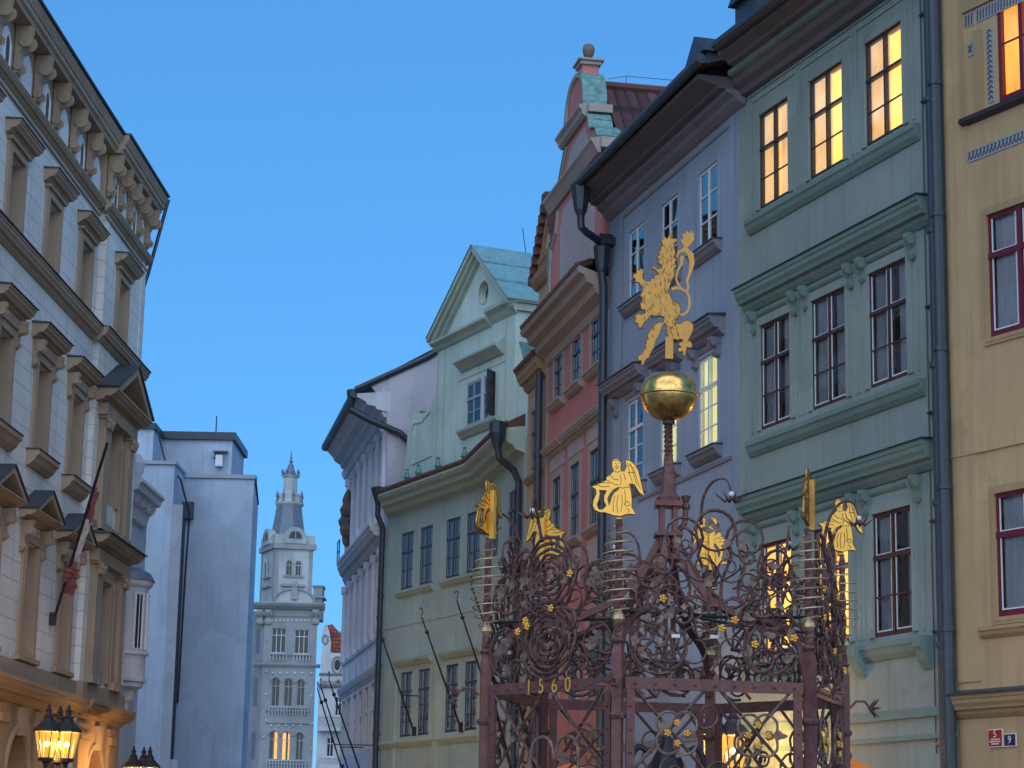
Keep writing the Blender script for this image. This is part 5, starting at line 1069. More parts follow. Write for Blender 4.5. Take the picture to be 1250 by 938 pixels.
tr = N(t, 'ShaderNodeBsdfTransparent'); em = N(t, 'ShaderNodeEmission'); em.inputs[0].default_value = srgb(255, 196, 88); em.inputs[1].default_value = .24; ad = N(t, 'ShaderNodeAddShader')
tr.inputs[0].default_value = (.8, .7, .5, 1); t.links.new(tr.outputs[0], ad.inputs[0]); t.links.new(em.outputs[0], ad.inputs[1]); t.links.new(ad.outputs[0], t.nodes['Material Output'].inputs[0]); M['lampglass'] = lm
v = at(66, 926, 41.5); street_lamp((v.x, v.y, 0), [(-.13, -.1, v.z), (.2, .1, v.z + .0), (-.02, .42, v.z)], 'lit old street lamp with a cluster of glowing lanterns by the palace arcade')
v = at(170, 962, 54); street_lamp((v.x, v.y, 0), [(-.18, 0, v.z), (.2, .1, v.z), (0, .4, v.z)], 'second old street lamp whose dark crowned lantern caps just rise at the bottom left', 1.0)
v = at(883, 938, 33.2); street_lamp((v.x, v.y, 0), [(-.16, 0, v.z), (.16, .1, v.z)], 'lit street lamp behind the iron grille throwing warm light on the green house', 1.0)

street_lamp((6.1, 22.6, 0), [(-.18, 0, 3.3), (.18, .1, 3.3)], 'unseen street lamp added in front of the ochre house to warm the lower walls', 1.0, 90)  # unseen lamp, added for the warm light low on the right-hand walls
street_lamp((-9.4, 36.0, 0), [(-.18, 0, 3.7), (.18, .1, 3.7), (0, .4, 3.7)], 'unseen street lamp added by the near arcade pier on the left for its warm glow', 1.0, 70)  # also unseen; added to put an orange glow on the arcade cornice

# ================================================================== cafe parasols
def parasol(px_, py_, Y, rad, label):
    v = at(px_, py_, Y); e = empty('parasol', label, 'parasol', Matrix.Translation((v.x, v.y, 0)), 'orange cafe parasols'); h = v.z
    MB().tube([(0, 0, 0), (0, 0, h)], .03, 8).build('pole', 'iron_dark', e); MB().lathe([(.3, 0), (.3, .08), (.05, .1)], (0, 0, 0), 16).build('base', 'stone', e)
    b = MB(); n = 8
    ring = [(rad * cos(2 * pi * k / n), rad * sin(2 * pi * k / n), h - .55) for k in range(n)]; r2 = [(p[0], p[1], p[2] - .16) for p in ring]
    for k in range(n): b.add([(0, 0, h), ring[k], ring[(k + 1) % n]], [(0, 1, 2)]); b.quad(ring[k], r2[k], r2[(k + 1) % n], ring[(k + 1) % n])
    b.build('canopy', 'orange', e); MB().ball((0, 0, h + .03), .04, 5).build('finial', 'iron_dark', e); return e
parasol(698, 931, 27, 1.5, 'orange cafe parasol whose tip shows through the left grille panel')
parasol(1036, 926, 24, 1.5, 'orange cafe parasol whose tip shows at the foot of the right grille posts')

# ================================================================== the fountain grille
CX0, CY0 = 1.21, 16.5; RG = 1.39; A0 = radians(-108.5)
POST = [(RG * cos(A0 + k * pi / 3), RG * sin(A0 + k * pi / 3)) for k in range(6)]   # B, C, D, E, F, A
def gz(px_, y, i):  # height seen at pixel y on post i
    d = ray(px_, y); return d.z / d.y * (CY0 + POST[i][1]) + EYE
RAIL0, RAIL1 = 2.655, 2.735
def leaf_mesh(b, c, u, v, n, s, lobes=3, rr=None):
    """small hammered leaf: outline in plane (u,v) around c, thickness along n"""
    pts = []
    m = 20
    for k in range(m):
        a = 2 * pi * k / m; r = s * (.55 + .42 * abs(cos(a * lobes / 2.0 + .3)) + (.1 if k % 2 else 0)) * (1.25 if k == 0 else 1); pts.append((r * cos(a), r * sin(a) * .72))
    n0 = len(b.v)
    for off in (0.0, .006):
        b.v += [tuple(c + u * x + v * y + n * (off + .25 * (x * x + y * y) / s)) for x, y in pts]
    b.f += [tuple(n0 + k for k in range(m)), tuple(n0 + m + k for k in reversed(range(m)))] + [(n0 + k, n0 + (k + 1) % m, n0 + m + (k + 1) % m, n0 + m + k) for k in range(m)]
def spiral(cx, cz, r, turns, a0, sgn=1, n=None, rmin=.18):
    n = n or max(10, int(turns * 16)); return [(cx + r * (1 - (1 - rmin) * k / n) * cos(a0 + sgn * 2 * pi * turns * k / n), cz + r * (1 - (1 - rmin) * k / n) * sin(a0 + sgn * 2 * pi * turns * k / n)) for k in range(n + 1)]
def sm3(P, n=4):
    P = [Vector(p) for p in P]; out = []
    for i in range(len(P) - 1):
        p0, p1, p2, p3 = P[max(i - 1, 0)], P[i], P[i + 1], P[min(i + 2, len(P) - 1)]
        for k in range(n):
            t = k / n; out.append(.5 * ((2 * p1) + (p2 - p0) * t + (2 * p0 - 5 * p1 + 4 * p2 - p3) * t * t + (3 * p1 - p0 - 3 * p2 + p3) * t ** 3))
    return out + [P[-1]]
def flower_mesh(b, c, u, v, n, s, petals=5):
    for k in range(petals):
        a = 2 * pi * k / petals; q = c + u * (s * .6 * cos(a)) + v * (s * .6 * sin(a)); b.ball(q + n * .004, s * .42, 5, .8)
    b.ball(c + n * s * .35, s * .3, 5)
ANG_O = [(322, 130), (315, 165), (322, 205), (335, 228), (300, 262), (268, 285), (270, 308), (230, 333), (185, 350), (172, 362), (142, 362), (150, 380), (175, 395), (182, 430), (157, 490), (150, 540), (170, 580), (215, 600), (262, 600), (330, 625), (400, 632), (440, 615), (480, 610), (530, 615), (520, 590), (495, 545), (497, 490), (490, 420), (480, 370), (470, 342), (510, 345), (530, 370), (560, 420), (605, 448), (590, 390), (570, 300), (550, 220), (520, 170), (480, 135), (445, 128), (435, 145), (445, 190), (425, 232), (400, 225), (393, 200), (400, 165), (385, 130), (355, 114)]
ANG_H = [[(208, 402), (240, 404), (272, 404), (250, 450), (250, 500), (268, 540), (240, 572), (205, 572), (190, 530), (208, 480), (216, 430)], [(376, 374), (330, 398), (298, 440), (282, 480), (296, 535), (306, 500), (320, 452), (345, 415), (378, 392)]]
ANG_L = [[(338, 165), (352, 162)], [(372, 162), (385, 165)], [(358, 165), (362, 190), (352, 192)], [(350, 208), (372, 206)], [(335, 228), (360, 240), (400, 228)], [(300, 262), (330, 300), (380, 310)], [(268, 310), (310, 330), (345, 350), (376, 350)], [(376, 374), (410, 380), (480, 368)], [(345, 450), (330, 520), (335, 590)], [(375, 440), (362, 520), (372, 600)], [(405, 440), (412, 510), (398, 590)], [(430, 400), (440, 480), (432, 530)], [(425, 520), (450, 540), (480, 530), (465, 500), (440, 505)], [(450, 560), (475, 580), (460, 600)], [(455, 150), (470, 240), (500, 330)], [(480, 160), (505, 240), (535, 345)], [(505, 190), (535, 290), (570, 390)], [(455, 240), (520, 240)], [(460, 180), (480, 175), (500, 200)], [(340, 200), (345, 190), (375, 190)], [(230, 333), (300, 340)], [(185, 355), (240, 372), (300, 365)], [(390, 260), (400, 320), (395, 360)], [(420, 250), (440, 310)], [(333, 140), (357, 128), (385, 142)]]
def angel(parent, loc, yaw, h=.415, mirror=False, mat='gold', bar_front=False):
    """gilded sheet-metal angel with a lyre, cut-out figure with engraved lines"""
    k = h / 520.0; f = (lambda p: ((p[0] - 385) * k * (-1 if mirror else 1), (632 - p[1]) * k))
    O = [f(p) for p in ANG_O]; Hh = [[f(p) for p in q] for q in ANG_H]
    rel = Matrix.Translation(loc) @ Matrix.Rotation(yaw, 4, 'Z')
    b = MB().plate(O, -.009, .009, Hh); o = b.build('angel', mat, parent, rel)
    g = MB()
    for yy in (-.011, .011):
        for l in ANG_L: g.tube([(f(p)[0], yy, f(p)[1]) for p in l], .0023, 4)
        for l in [ANG_O + ANG_O[:1]] + [q + q[:1] for q in ANG_H]: g.tube([(f(p)[0], yy * .8, f(p)[1]) for p in l], .0035, 4)
    g.build('engraving', 'engr', o)
    sg = -1 if bar_front else 1; MB().box(-.018, .018, sg * .012, sg * .05, -.03, h * .8).build('backing_bar', mat, o)
    return o
LION = [(348, 128), (357, 146), (368, 140), (378, 110), (386, 142), (400, 146), (424, 146), (416, 166), (402, 172), (407, 205), (412, 240), (404, 262), (420, 270), (407, 290), (418, 312), (402, 332), (407, 365), (388, 400), (377, 440), (374, 470), (388, 502), (405, 526), (428, 534), (442, 558), (441, 592), (421, 620), (410, 652), (440, 655), (470, 632), (492, 636), (517, 660), (512, 700), (497, 730), (486, 752), (507, 765), (510, 790), (492, 798), (480, 790), (474, 815), (466, 848), (455, 842), (455, 818), (430, 822), (426, 800), (448, 792), (430, 780), (437, 765), (458, 758), (450, 745), (420, 750), (395, 742), (372, 735), (360, 700), (362, 668), (352, 650), (332, 682), (322, 720), (300, 757), (290, 800), (282, 812), (270, 832), (262, 857), (246, 868), (238, 878), (228, 908), (215, 896), (216, 876), (200, 878), (196, 850), (222, 835), (230, 815), (245, 800), (236, 785), (246, 770), (242, 755), (256, 748), (250, 725), (262, 706), (280, 672), (310, 650), (345, 642), (345, 618), (330, 610), (290, 612), (270, 606), (250, 636), (232, 650), (225, 668), (208, 688), (199, 680), (196, 655), (177, 652), (185, 628), (174, 618), (196, 598), (214, 604), (235, 596), (240, 580), (214, 572), (208, 540), (225, 510), (208, 490), (222, 458), (216, 440), (200, 412), (178, 412), (180, 390), (164, 384), (168, 362), (186, 360), (184, 325), (200, 342), (214, 326), (222, 344), (234, 348), (222, 362), (222, 386), (240, 404), (266, 403), (270, 385), (290, 388), (288, 370), (312, 362), (298, 338), (278, 328), (274, 310), (290, 316), (308, 330), (332, 324), (334, 308), (306, 290), (316, 275), (304, 258), (320, 245), (312, 228), (326, 216), (322, 200), (338, 192), (334, 176), (326, 152), (340, 150)]
TAILS = [([(432, 596), (460, 600), (484, 578), (495, 540), (490, 490), (476, 462), (446, 446), (410, 440), (390, 450)], [20, 16, 14, 14, 14, 14, 16, 16, 20]), ([(446, 446), (425, 415), (415, 380), (425, 335), (445, 300), (450, 250)], [14, 13, 12, 12, 16, 20]), ([(480, 470), (486, 430), (478, 400), (495, 350), (508, 290), (500, 240), (470, 210), (430, 225), (418, 260)], [12, 12, 14, 16, 30, 36, 30, 16, 8]), ([(470, 215), (468, 190), (475, 160)], [30, 24, 30])]
TUFT = [(450, 180), (440, 150), (458, 150), (450, 110), (470, 120), (472, 92), (490, 112), (508, 88), (506, 118), (522, 100), (514, 140), (524, 145), (508, 165), (496, 185), (476, 200)]
def lion(parent, loc, h):
    k = h / 800.0; f = lambda p: ((p[0] - 376) * k, (866 - p[1]) * k)
    rel = Matrix.Translation(loc); o = MB().plate([f(p) for p in LION], -.012, .012).build('heraldic_lion', 'gold_old', parent, rel)
    for i, (pts, ws) in enumerate(TAILS):
        L_, R_ = [], []
        for j, p in enumerate(pts):
            a = Vector(pts[max(j - 1, 0)]); b2 = Vector(pts[min(j + 1, len(pts) - 1)]); d = (b2 - a).normalized(); n = Vector((-d.y, d.x)) * ws[j] / 2; L_.append(f((p[0] + n.x, p[1] + n.y))); R_.append(f((p[0] - n.x, p[1] - n.y)))
        MB().plate(L_ + R_[::-1], -.008 - .0013 * i, .008 + .0013 * i).build('tail', 'gold_old', o)
    MB().plate([f(p) for p in TUFT], -.014, .014).build('tail_tuft', 'gold_old', o)
    g = MB(); rr = random.Random(11)
    for i in range(150):
        x, y = rr.uniform(215, 430), rr.uniform(170, 720)
        inside = False; j = len(LION) - 1
        for q in range(len(LION)):
            (xa, ya), (xb, yb) = LION[q], LION[j]
            if (ya > y) != (yb > y) and x < (xb - xa) * (y - ya) / (yb - ya) + xa: inside = not inside
            j = q
        if not inside: continue
        pts = [(x, y), (x + rr.uniform(-8, 4), y + 10), (x + rr.uniform(-4, 10), y + 20)]
        for yy in (-.013, .013): g.tube([(f(p)[0], yy, f(p)[1]) for p in pts], .0028, 4)
    for yy in (-.012, .012): g.tube([(f(p)[0], yy, f(p)[1]) for p in LION + LION[:1]], .0035, 4)
    g.build('chased_mane', 'engr', o)
    MB().box(-.03, .03, -.035, -.0145, -.0, .16 * h).build('socket', 'gold_old', o); MB().tube([(0, 0, -.32), (0, 0, .05)], .012, 6).build('rod', 'iron_dark', o)
    return o
def grille():
    e = empty('fountain_grille', 'hexagonal wrought-iron fountain grille with gilded angels, brass globe and crowned lion', 'fountain grille', Matrix.Translation((CX0, CY0, .07)))
    rng = random.Random(21)
    # stone basin below
    n6 = lambda r, z: [(r * cos(A0 + k * pi / 3), r * sin(A0 + k * pi / 3), z) for k in range(6)]
    b = MB()
    for (r0, z0), (r1, z1) in (((1.95, -.07), (1.95, .18)), ((1.95, .18), (1.62, .18)), ((1.62, .18), (1.55, .8)), ((1.55, .8), (1.6, .85)), ((1.6, .85), (1.6, .95)), ((1.6, .95), (1.3, .95)), ((1.3, .95), (1.25, .4)), ((1.25, .4), (.01, .4))):
        a, c = n6(r0, z0), n6(r1, z1); m = len(b.v); b.v += a + c; b.f += [(m + k, m + (k + 1) % 6, m + 6 + (k + 1) % 6, m + 6 + k) for k in range(6)]
    b.build('basin', 'stone', e)
    b = MB().lathe([(.16, .4), (.14, 1.4), (.2, 1.5), (.12, 1.6), (.1, 1.9), (.16, 2.0), (.13, 2.2), (.05, 2.35), (.0001, 2.45)], (0, 0, 0), 12)
    for s in (-1, 1): b.tube(sm3([(s * .1, 0, 1.95), (s * .22, .02, 2.1), (s * .27, 0, 2.22), (s * .22, 0, 2.32), (s * .15, 0, 2.29)]), .022, 8)
    b.build('water_spout', 'iron_dark', e)
    ztop = 3.83
    for i, (x, y) in enumerate(POST):
        p = MB()
        a = A0 + i * pi / 3; hw = .052
        cs, sn = cos(a), sin(a)
        def sqr(h, z, tw=0.): return [(x + h * (cos(a + tw + q * pi / 2 + pi / 4)) * 1.414, y + h * sin(a + tw + q * pi / 2 + pi / 4) * 1.414, z) for q in range(4)]
        prof = [(.034, .95, 0), (.034, 2.6, 0), (.036, 2.6, 0), (.036, 2.9, 0), (.028, 2.94, 0)] + [(.024 - .006 * k / 22, 2.98 + (ztop - 2.98) * k / 22, k * .42) for k in range(23)]
        rings = [sqr(*q) for q in prof]
        for r0, r1 in zip(rings, rings[1:]):
            m = len(p.v); p.v += r0 + r1; p.f += [(m + k, m + (k + 1) % 4, m + 4 + (k + 1) % 4, m + 4 + k) for k in range(4)]
        o = p.build('post', 'iron_red', e)
        k = MB().lathe([(.035, 0), (.048, .02), (.035, .04)], (x, y, 2.96), 8).build('post_collar', 'iron', o); k = MB(); k.lathe([(.058, 0), (.064, .02), (.055, .04)], (x, y, 2.45), 8); k.build('post_collar', 'iron', o)
        # gilt wire coil swelling around the post head
        sp = []; zb, zt_ = 3.14, 3.78; tn = 9.5; m = 200
        for q in range(m + 1):
            t = q / m; r = .03 + .10 * sin(pi * min(1, t * .98 + .02)) ** .75; sp.append((x + r * cos(2 * pi * tn * t), y + r * sin(2 * pi * tn * t), zb + (zt_ - zb) * t))
        MB().tube(sp, .0055, 5).build('wire_coil', 'wire', e)
        MB().lathe([(.02, 0), (.045, .03), (.04, .06), (.015, .1), (.015, .16)], (x, y, 3.1), 8).build('coil_cup', 'wire', e)
        if i == 2: MB().tube([(x, y - .07, 2.75), (x, y - .07, 3.75)], .0001, 3)
    # yaw of each angel's sheet as it stands (B, C, D, E, F, A)
    YAW = [radians(-2), radians(72), radians(14), radians(188), radians(150), radians(60)]
    for i, (x, y) in enumerate(POST): angel(e, (x, y, ztop + .02), YAW[i], .415, mat='gold' if i not in (1,) else 'gold_old', bar_front=i in (1, 5))
    # rails, lattice and scroll panels
    for i in range(6):
        p0, p1 = Vector((*POST[i], 0)), Vector((*POST[(i + 1) % 6], 0)); u = (p1 - p0).normalized(); S = (p1 - p0).length; nrm = Vector((u.y, -u.x, 0)); 
        if nrm.dot(p0) < 0: nrm = -nrm
        front = i in (0, 5, 1)
        W_ = lambda a, z, o=0.: p0 + u * a + Vector((0, 0, z)) + nrm * o
        rail = MB(); m = len(rail.v)
        def bar(a0, z0, a1, z1, w, t, bb):
            A_, B_ = Vector((a0, z0)), Vector((a1, z1)); d = (B_ - A_).normalized(); q = Vector((-d.y, d.x)) * w / 2
            c4 = [A_ - q, B_ - q, B_ + q, A_ + q]; bb.add([W_(c.x, c.y, -t) for c in c4] + [W_(c.x, c.y, t) for c in c4], [(0, 1, 2, 3), (7, 6, 5, 4), (0, 4, 5, 1), (1, 5, 6, 2), (2, 6, 7, 3), (3, 7, 4, 0)])
        bar(.05, (RAIL0 + RAIL1) / 2, S - .05, (RAIL0 + RAIL1) / 2, RAIL1 - RAIL0, .014, rail)
        rv = 9
        for k in range(rv): rail.ball(W_(.12 + (S - .24) * k / (rv - 1), (RAIL0 + RAIL1) / 2, .016), .013, 4)
        rail.build('rail', 'iron_red', e)
        st = MB(); bar(.09, .95, .09, RAIL0, .06, .012, st); bar(S - .09, .95, S - .09, RAIL0, .06, .012, st); bar(.05, 1.0, S - .05, 1.0, .07, .012, st)
        for k in range(10):
            for a_ in (.09, S - .09): st.ball(W_(a_, 1.1 + k * .16, .014), .011, 4)
        st.build('panel_frame', 'iron_red', e)
        # lattice of crossing bars
        lt = MB(); z_lo, z_hi = 1.03, RAIL0; dA = .62
        for sgn in (1, -1):
            k = -4
            while k < 8:
                a = k * dA + (.12 if sgn > 0 else .0); pts = []
                # line: a + sgn*(z_hi - z)*.92
                za, zb = z_hi, z_lo; xa, xb = a, a + sgn * (z_hi - z_lo) * .92
                # clip to the panel
                lo_, hi_ = .12, S - .12
                def clip(x1, z1, x2, z2):
                    if x1 > x2: x1, z1, x2, z2 = x2, z2, x1, z1
                    if x2 < lo_ or x1 > hi_: return None
                    f_ = lambda X_: z1 + (z2 - z1) * (X_ - x1) / (x2 - x1)
                    X1, X2 = max(x1, lo_), min(x2, hi_); return X1, f_(X1), X2, f_(X2)
                c_ = clip(xa, za, xb, zb)
                if c_ and (c_[2] - c_[0]) > .1: lt.tube([W_(c_[0], c_[1], .008 * sgn), W_(c_[2], c_[3], .008 * sgn)], .0125, 5)
                k += 1
        lt.build('lattice', 'iron', e)
        # quatrefoils with gilded roses
        for (ca, cz) in ((S * .3, 2.36), (S * .72, 2.36), (S * .5, 1.72)) if i != 5 else ((S * .56, 2.2), (S * .3, 1.6)):
            q = MB()
            for t in range(4 if i != 5 else 1):
                a_ = pi / 2 * t + pi / 4
                if i != 5: q.tube([W_(ca + .085 * cos(a_) + .085 * cos(w), cz + .085 * sin(a_) + .085 * sin(w), .02) for w in [a_ - 2.3 + k * 4.6 / 12 for k in range(13)]], .010, 5)
            if i == 5:
                for s in (-1, 1): q.tube(sm3([W_(ca, cz - .02, .02), W_(ca + s * .04, cz + .1, .02), W_(ca + s * .12, cz + .14, .02), W_(ca + s * .22, cz + .1, .02), W_(ca + s * .25, cz - .05, .02), W_(ca + s * .2, cz - .2, .02), W_(ca + s * .12, cz - .27, .02)]), .012, 6)
            q.build('quatrefoil' if i != 5 else 'heart_scroll', 'leaf', e)
            if i != 5:
                for t in range(4):
                    a_ = pi / 2 * t; f_ = MB(); flower_mesh(f_, W_(ca + .07 * cos(a_), cz + .07 * sin(a_), .03), u, Vector((0, 0, 1)), nrm, .028); f_.build('gilded_rose', 'gold', e)
        # lower scroll sprigs in the lattice
        for k in range(5 if front else 3):
            sc_ = MB(); ca, cz = rng.uniform(.25, S - .25), rng.uniform(1.2, 2.5); r = rng.uniform(.07, .14); sc_.tube([W_(a_, z_, .0) for a_, z_ in spiral(ca, cz, r, rng.uniform(1, 1.6), rng.uniform(0, 6), rng.choice((-1, 1)))], .009, 5); sc_.build('lattice_scroll', 'iron', e)
        lb = MB()
        for k in range(7): leaf_mesh(lb, W_(rng.uniform(.2, S - .2), rng.uniform(1.2, 2.5), .02), u, Vector((0, 0, 1)), nrm, rng.uniform(.03, .055))
        lb.build('lattice_foliage', 'leaf', e)
        # upper scrollwork
        up = MB(); lv = MB()
        def top(a): t = a / S; return 3.15 + .75 * max(0, sin(pi * t)) ** .8 if i != 5 else 3.2 + .62 * max(0, sin(pi * t)) ** .5
        def curve(pts, r=.0105):
            pts = sm3(pts) if len(pts) < 8 else pts; nq = len(pts)
            up.tube([W_(a_, z_, o_) for a_, z_, o_ in pts], [r * (1.1 - .55 * q / nq) for q in range(nq)], 5)
        def addleaf(a_, z_, s_): 
            th = rng.uniform(0, 6.28); u2 = u * cos(th) + Vector((0, 0, 1)) * sin(th); v2 = -u * sin(th) + Vector((0, 0, 1)) * cos(th); leaf_mesh(lv, W_(a_, z_, rng.uniform(.0, .05)), u2, v2, nrm, s_, rng.choice((2, 3, 4)))
        placed = []
        if i == 5:  # A-B: the knot of nested rings
            kc = S * .5
            for cz in (3.02, 3.49):
                for q in range(6):
                    r = .06 + q * .043; up.tube([W_(kc + r * cos(w), cz + r * 1.0 * sin(w), .012 * sin(w * 6 + q * 2) + .02) for w in [k * 2 * pi / 36 for k in range(36)]], .0125, 6, True)
            placed += [(kc, 3.02, .3), (kc, 3.49, .3)]
            for s in (-1, 1):
                curve([(kc + s * .06, 2.74, 0), (kc + s * .05, 2.85, 0), (kc + s * .16, 2.95, 0)], .014)
                for cz, r in ((2.98, .2), (3.4, .17)):
                    ca = kc + s * .47; curve([(a_, z_, 0) for a_, z_ in spiral(ca, cz, r, 1.15, rng.uniform(0, 6), s, rmin=.5)], .012); placed.append((ca, cz, r)); addleaf(ca, cz, .07); addleaf(ca + .07, cz + .05, .055)
        else:
            for s in (-1, 1):   # leading scrolls
                kc = S / 2
                curve([(kc + s * .04, 3.2, 0), (kc + s * .05, 3.42, 0), (kc + s * .12, 3.6, 0)] + [(a_, z_, 0) for a_, z_ in spiral(kc + s * .24, 3.73, .155, 1.3, pi if s > 0 else 0, -s, rmin=.35)], .012)
                curve([(a_, z_, 0) for a_, z_ in spiral(kc + s * .36, 3.35, .2, 1.5, rng.uniform(0, 6), s, rmin=.3)], .012)
                curve([(a_, z_, 0) for a_, z_ in spiral(kc + s * .42, 2.95, .2, 1.5, rng.uniform(0, 6), s, rmin=.3)], .011)
                curve([(a_, z_, 0) for a_, z_ in spiral(kc + s * .14, 2.95, .19, 1.4, rng.uniform(0, 6), -s, rmin=.3)], .011)
            curve([(a_, z_, .02) for a_, z_ in spiral(S / 2, 3.78, .15, 1.0, 0, 1, rmin=.95)], .014)
            for k in range(4): addleaf(S / 2 + rng.uniform(-.08, .08), 3.75 + rng.uniform(-.08, .08), .04)
        nn = 0; tries = 0
        while nn < (8 if i == 5 else 15) and tries < 1500:
            tries += 1; r = rng.uniform(.06, .13); a_ = rng.uniform(.08 + r * .6, S / 2 - r * .35); z_ = rng.uniform(2.75 + r, 3.95)
            if z_ + r > top(a_): continue
            if any((a_ - q[0]) ** 2 + (z_ - q[1]) ** 2 < ((q[2] + r) * .5) ** 2 for q in placed): continue
            placed.append((a_, z_, r)); nn += 1; s = rng.choice((-1, 1)); w = rng.uniform(0, 6.28); o_ = rng.uniform(-.015, .03)
            sp = spiral(a_, z_, r, rng.uniform(1.1, 1.7), w, s); st_ = sp[0]; tgt = min(placed[:-1], key=lambda q: abs((q[0] - a_) ** 2 + (q[1] - z_) ** 2 - .05)) if len(placed) > 1 else (S / 2, 2.75, 0)
            tx, tz = -sin(w) * s, cos(w) * s; pre = [(st_[0] - tx * .18 + (tgt[0] - a_) * .35, max(2.76, st_[1] - tz * .18 + (tgt[1] - z_) * .35)), (st_[0] - tx * .08, max(2.75, st_[1] - tz * .08))]
            rt_ = rng.uniform(.0085, .012); curve([(min(max(q[0], .06), S - .06), q[1], o_) for q in pre + sp], rt_); curve([(S - min(max(q[0], .06), S - .06), q[1], o_) for q in pre + sp], rt_)
            for mx in (0, 1):
                if rng.random() < .7: addleaf(S - sp[-1][0] if mx else sp[-1][0], sp[-1][1], rng.uniform(.022, .045))
            if rng.random() < .5: addleaf(a_ + r * cos(w + 2), z_ + r * sin(w + 2), rng.uniform(.03, .06))
        # hooked crest with a thistle at the top of each panel
        cz = top(S / 2) + .02
        cr = [(S / 2 - .1, cz - .1, 0), (S / 2 - .1, cz + .08, .05), (S / 2 - .05, cz + .19, .12), (S / 2 + .02, cz + .2, .2), (S / 2 + .05, cz + .1, .24)]
        curve(cr, .012)
        for k in range(8):
            w = k * pi / 4; c0 = W_(S / 2 + .05, cz + .07, .24); up.tube([c0, c0 + u * .05 * cos(w) + nrm * .05 * sin(w) + Vector((0, 0, -.03)), c0 + u * .12 * cos(w) + nrm * .12 * sin(w) + Vector((0, 0, .02))], [.012, .009, .002], 5)
        up.build('scroll_panel', 'iron', e); lv.build('foliage', 'leaf', e)
        c0 = W_(S / 2 + .05, cz + .09, .24); MB().ball(c0, .02, 5).build('pale_bud', 'white_band', e)
        for k in range(5 if front else 3):
            f_ = MB(); flower_mesh(f_, W_(rng.uniform(.12, S - .12), rng.uniform(2.85, 3.5), .05), u, Vector((0, 0, 1)), nrm, .032); f_.build('gilded_flower', 'gold', e)
        for k in range(2):
            q = MB(); a_, z_ = rng.uniform(.2, S - .2), rng.uniform(2.9, 3.6); q.box(-.03, .03, -.016, .016, -.012, .012); q.v = [tuple(W_(a_ + v_[0], z_ + v_[2], v_[1])) for v_ in q.v]; q.build('binding_band', 'white_band', e)
        # hooks with a star flower out from each post
        r_ = Vector((*POST[i], 0)).normalized(); c0 = Vector((*POST[i], 2.66)); hk = MB().tube([c0 + r_ * .05, c0 + r_ * .1 + Vector((0, 0, .05)), c0 + r_ * .17 + Vector((0, 0, .05)), c0 + r_ * .21], .01, 5)
        for k in range(6): w = k * pi / 3; d = Vector((-r_.y, r_.x, 0)) * cos(w) + Vector((0, 0, 1)) * sin(w); hk.tube([c0 + r_ * .21, c0 + r_ * .24 + d * .04, c0 + r_ * .27 + d * .085], [.014, .012, .002], 5)
        hk.build('thistle_hook', 'iron_red', e)
        # post sprays near the coils
        for k in range(4):
            sp2 = MB(); w = rng.uniform(-.9, .9); d = (r_ * cos(w) + Vector((-r_.y, r_.x, 0)) * sin(w)); z_ = rng.uniform(2.85, 3.5); c1 = Vector((*POST[i], z_)) - r_ * .05; sp2.tube([c1, c1 - d * .08 + Vector((0, 0, .1)), c1 - d * .16 + Vector((0, 0, .12)), c1 - d * .2 + Vector((0, 0, .04)), c1 - d * .15], .008, 5); sp2.build('post_scroll', 'iron', e)
        # arched ribs carrying the spire
        pr = Vector((*POST[i], 0)); dr = -pr.normalized(); rb = MB()
        path = [(RG - .04, 2.8), (RG - .08, 2.98), (RG - .2, 3.12), (RG - .42, 3.2), (RG - .7, 3.26), (RG - .95, 3.38), (RG - 1.12, 3.55), (RG - 1.24, 3.72), (RG - 1.33, 3.9)]
        pts = [Vector((pr.normalized().x * r1, pr.normalized().y * r1, z1)) for r1, z1 in path]
        rb.tube(pts, [.03, .034, .036, .036, .036, .036, .036, .036, .034], 4); rb.build('rib', 'iron_red', e)
        rb = MB().tube([(0.0, 0, 3.34), pr * .35 + Vector((0, 0, 3.26)), pr * .97 + Vector((0, 0, 3.2))], .014, 6); rb.build('tie_bar', 'iron_dark', e)
        for k in range(2):
            vv = MB(); base = pts[3 + k * 2]; cu = [base + Vector((0, 0, .02)) + dr * (.1 * sin(t * 5)) + Vector((0, 0, .3 * t)) + Vector((-dr.y, dr.x, 0)) * (.12 * sin(t * 7 + k)) for t in [q / 10 for q in range(11)]]; vv.tube(cu, .008, 5)
            vv.build('rib_tendril', 'iron', e)
    # spire
    s = MB()
    for k in range(4):
        a = pi / 4 + k * pi / 2; x, y = .07 * cos(a), .07 * sin(a); s.box(x - .02, x + .02, y - .02, y + .02, 3.75, 4.15)
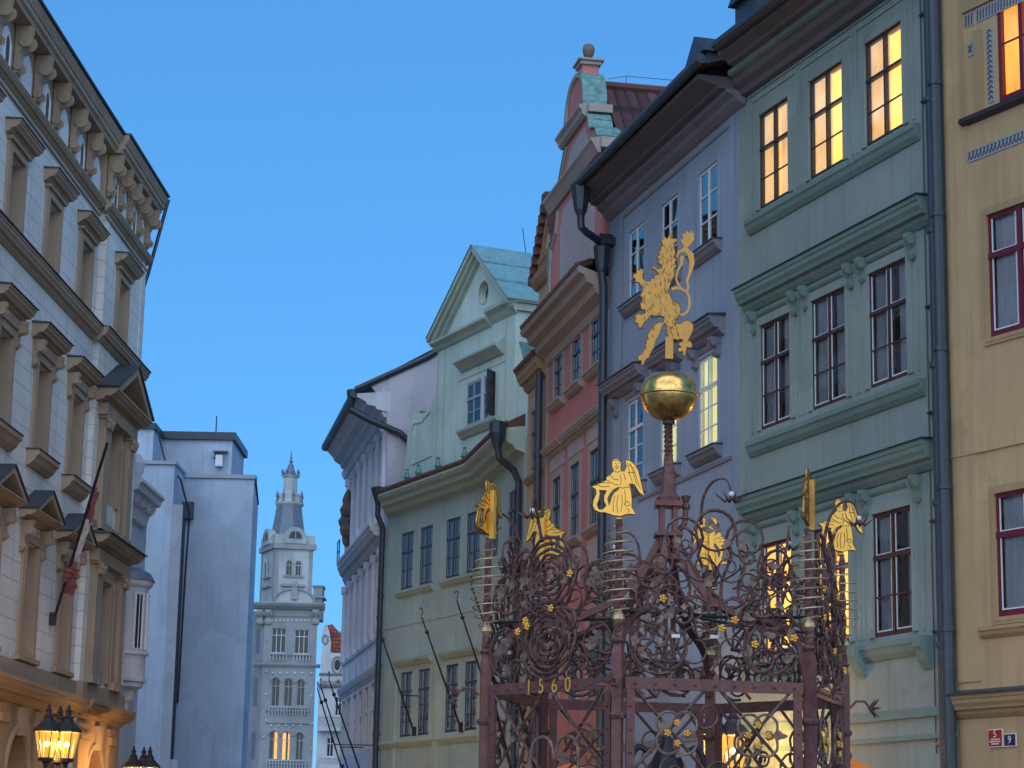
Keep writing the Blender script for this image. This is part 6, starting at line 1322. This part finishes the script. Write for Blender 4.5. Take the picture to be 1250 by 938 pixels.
    s.box(-.11, .11, -.11, .11, 3.72, 3.76); s.box(-.105, .105, -.105, .105, 3.9, 3.93); s.box(-.1, .1, -.1, .1, 4.13, 4.17)
    s.lathe([(.09, 4.17), (.095, 4.2), (.06, 4.24), (.055, 4.3), (.035, 4.5), (.03, 4.55)], (0, 0, 0), 8); s.build('spire', 'iron_red', e)
    w = MB()
    for k in range(3): w.tube([(.022 * cos(t * 2.2 + k * 2.09), .022 * sin(t * 2.2 + k * 2.09), 4.42 + t * .037) for t in range(0, 11)], .019, 6)
    w.build('twisted_pole', 'iron', e)
    d = MB().ball((.13, -.05, 4.13), .035, 5).tube([(.08, -.03, 3.95), (.12, -.05, 4.0), (.13, -.05, 4.12)], .022, 6).lathe([(.02, 0), (.04, .05), (.0001, .06)], (.13, -.05, 4.16), 6); d.build('spire_bud', 'iron', e)
    zc = 4.995; R_ = .222; gl = MB().lathe([(.0001, -.195), (.06, -.19), (.12, -.165), (.17, -.12), (.205, -.06), (.216, -.015), (.218, 0.0), (.216, .03), (.205, .09), (.18, .135), (.13, .168), (.06, .185), (.0001, .19)], (0, 0, zc), 40); gl.build('globe', 'gold_ball', e, smooth=True)
    MB().lathe([(.216, -.012), (.229, -.009), (.231, .001), (.229, .01), (.216, .013)], (0, 0, zc + .005), 48).build('globe_band', 'gold_ball', e, smooth=True)
    MB().lathe([(.05, -.22), (.045, -.19), (.03, -.19)], (0, 0, zc), 12).build('globe_socket', 'iron', e)
    lion(e, (0.0, 0, 5.285), 1.075)
    # year on the left rail
    p0, p1 = Vector((*POST[5], 0)), Vector((*POST[0], 0)); u = (p1 - p0).normalized(); S = (p1 - p0).length; nrm = Vector((u.y, -u.x, 0)); yaw = atan2(u.y, u.x)
    for ch, t in (('1', .36), ('5', .455), ('6', .555), ('0', .655)):
        q = p0 + u * (S * t) + nrm * .022; text_mesh(ch, .15, 'gold', e, (q.x, q.y, (RAIL0 + RAIL1) / 2), 'gilded_numeral', .003, (pi / 2, 0, yaw), .85)
    return e
grille()
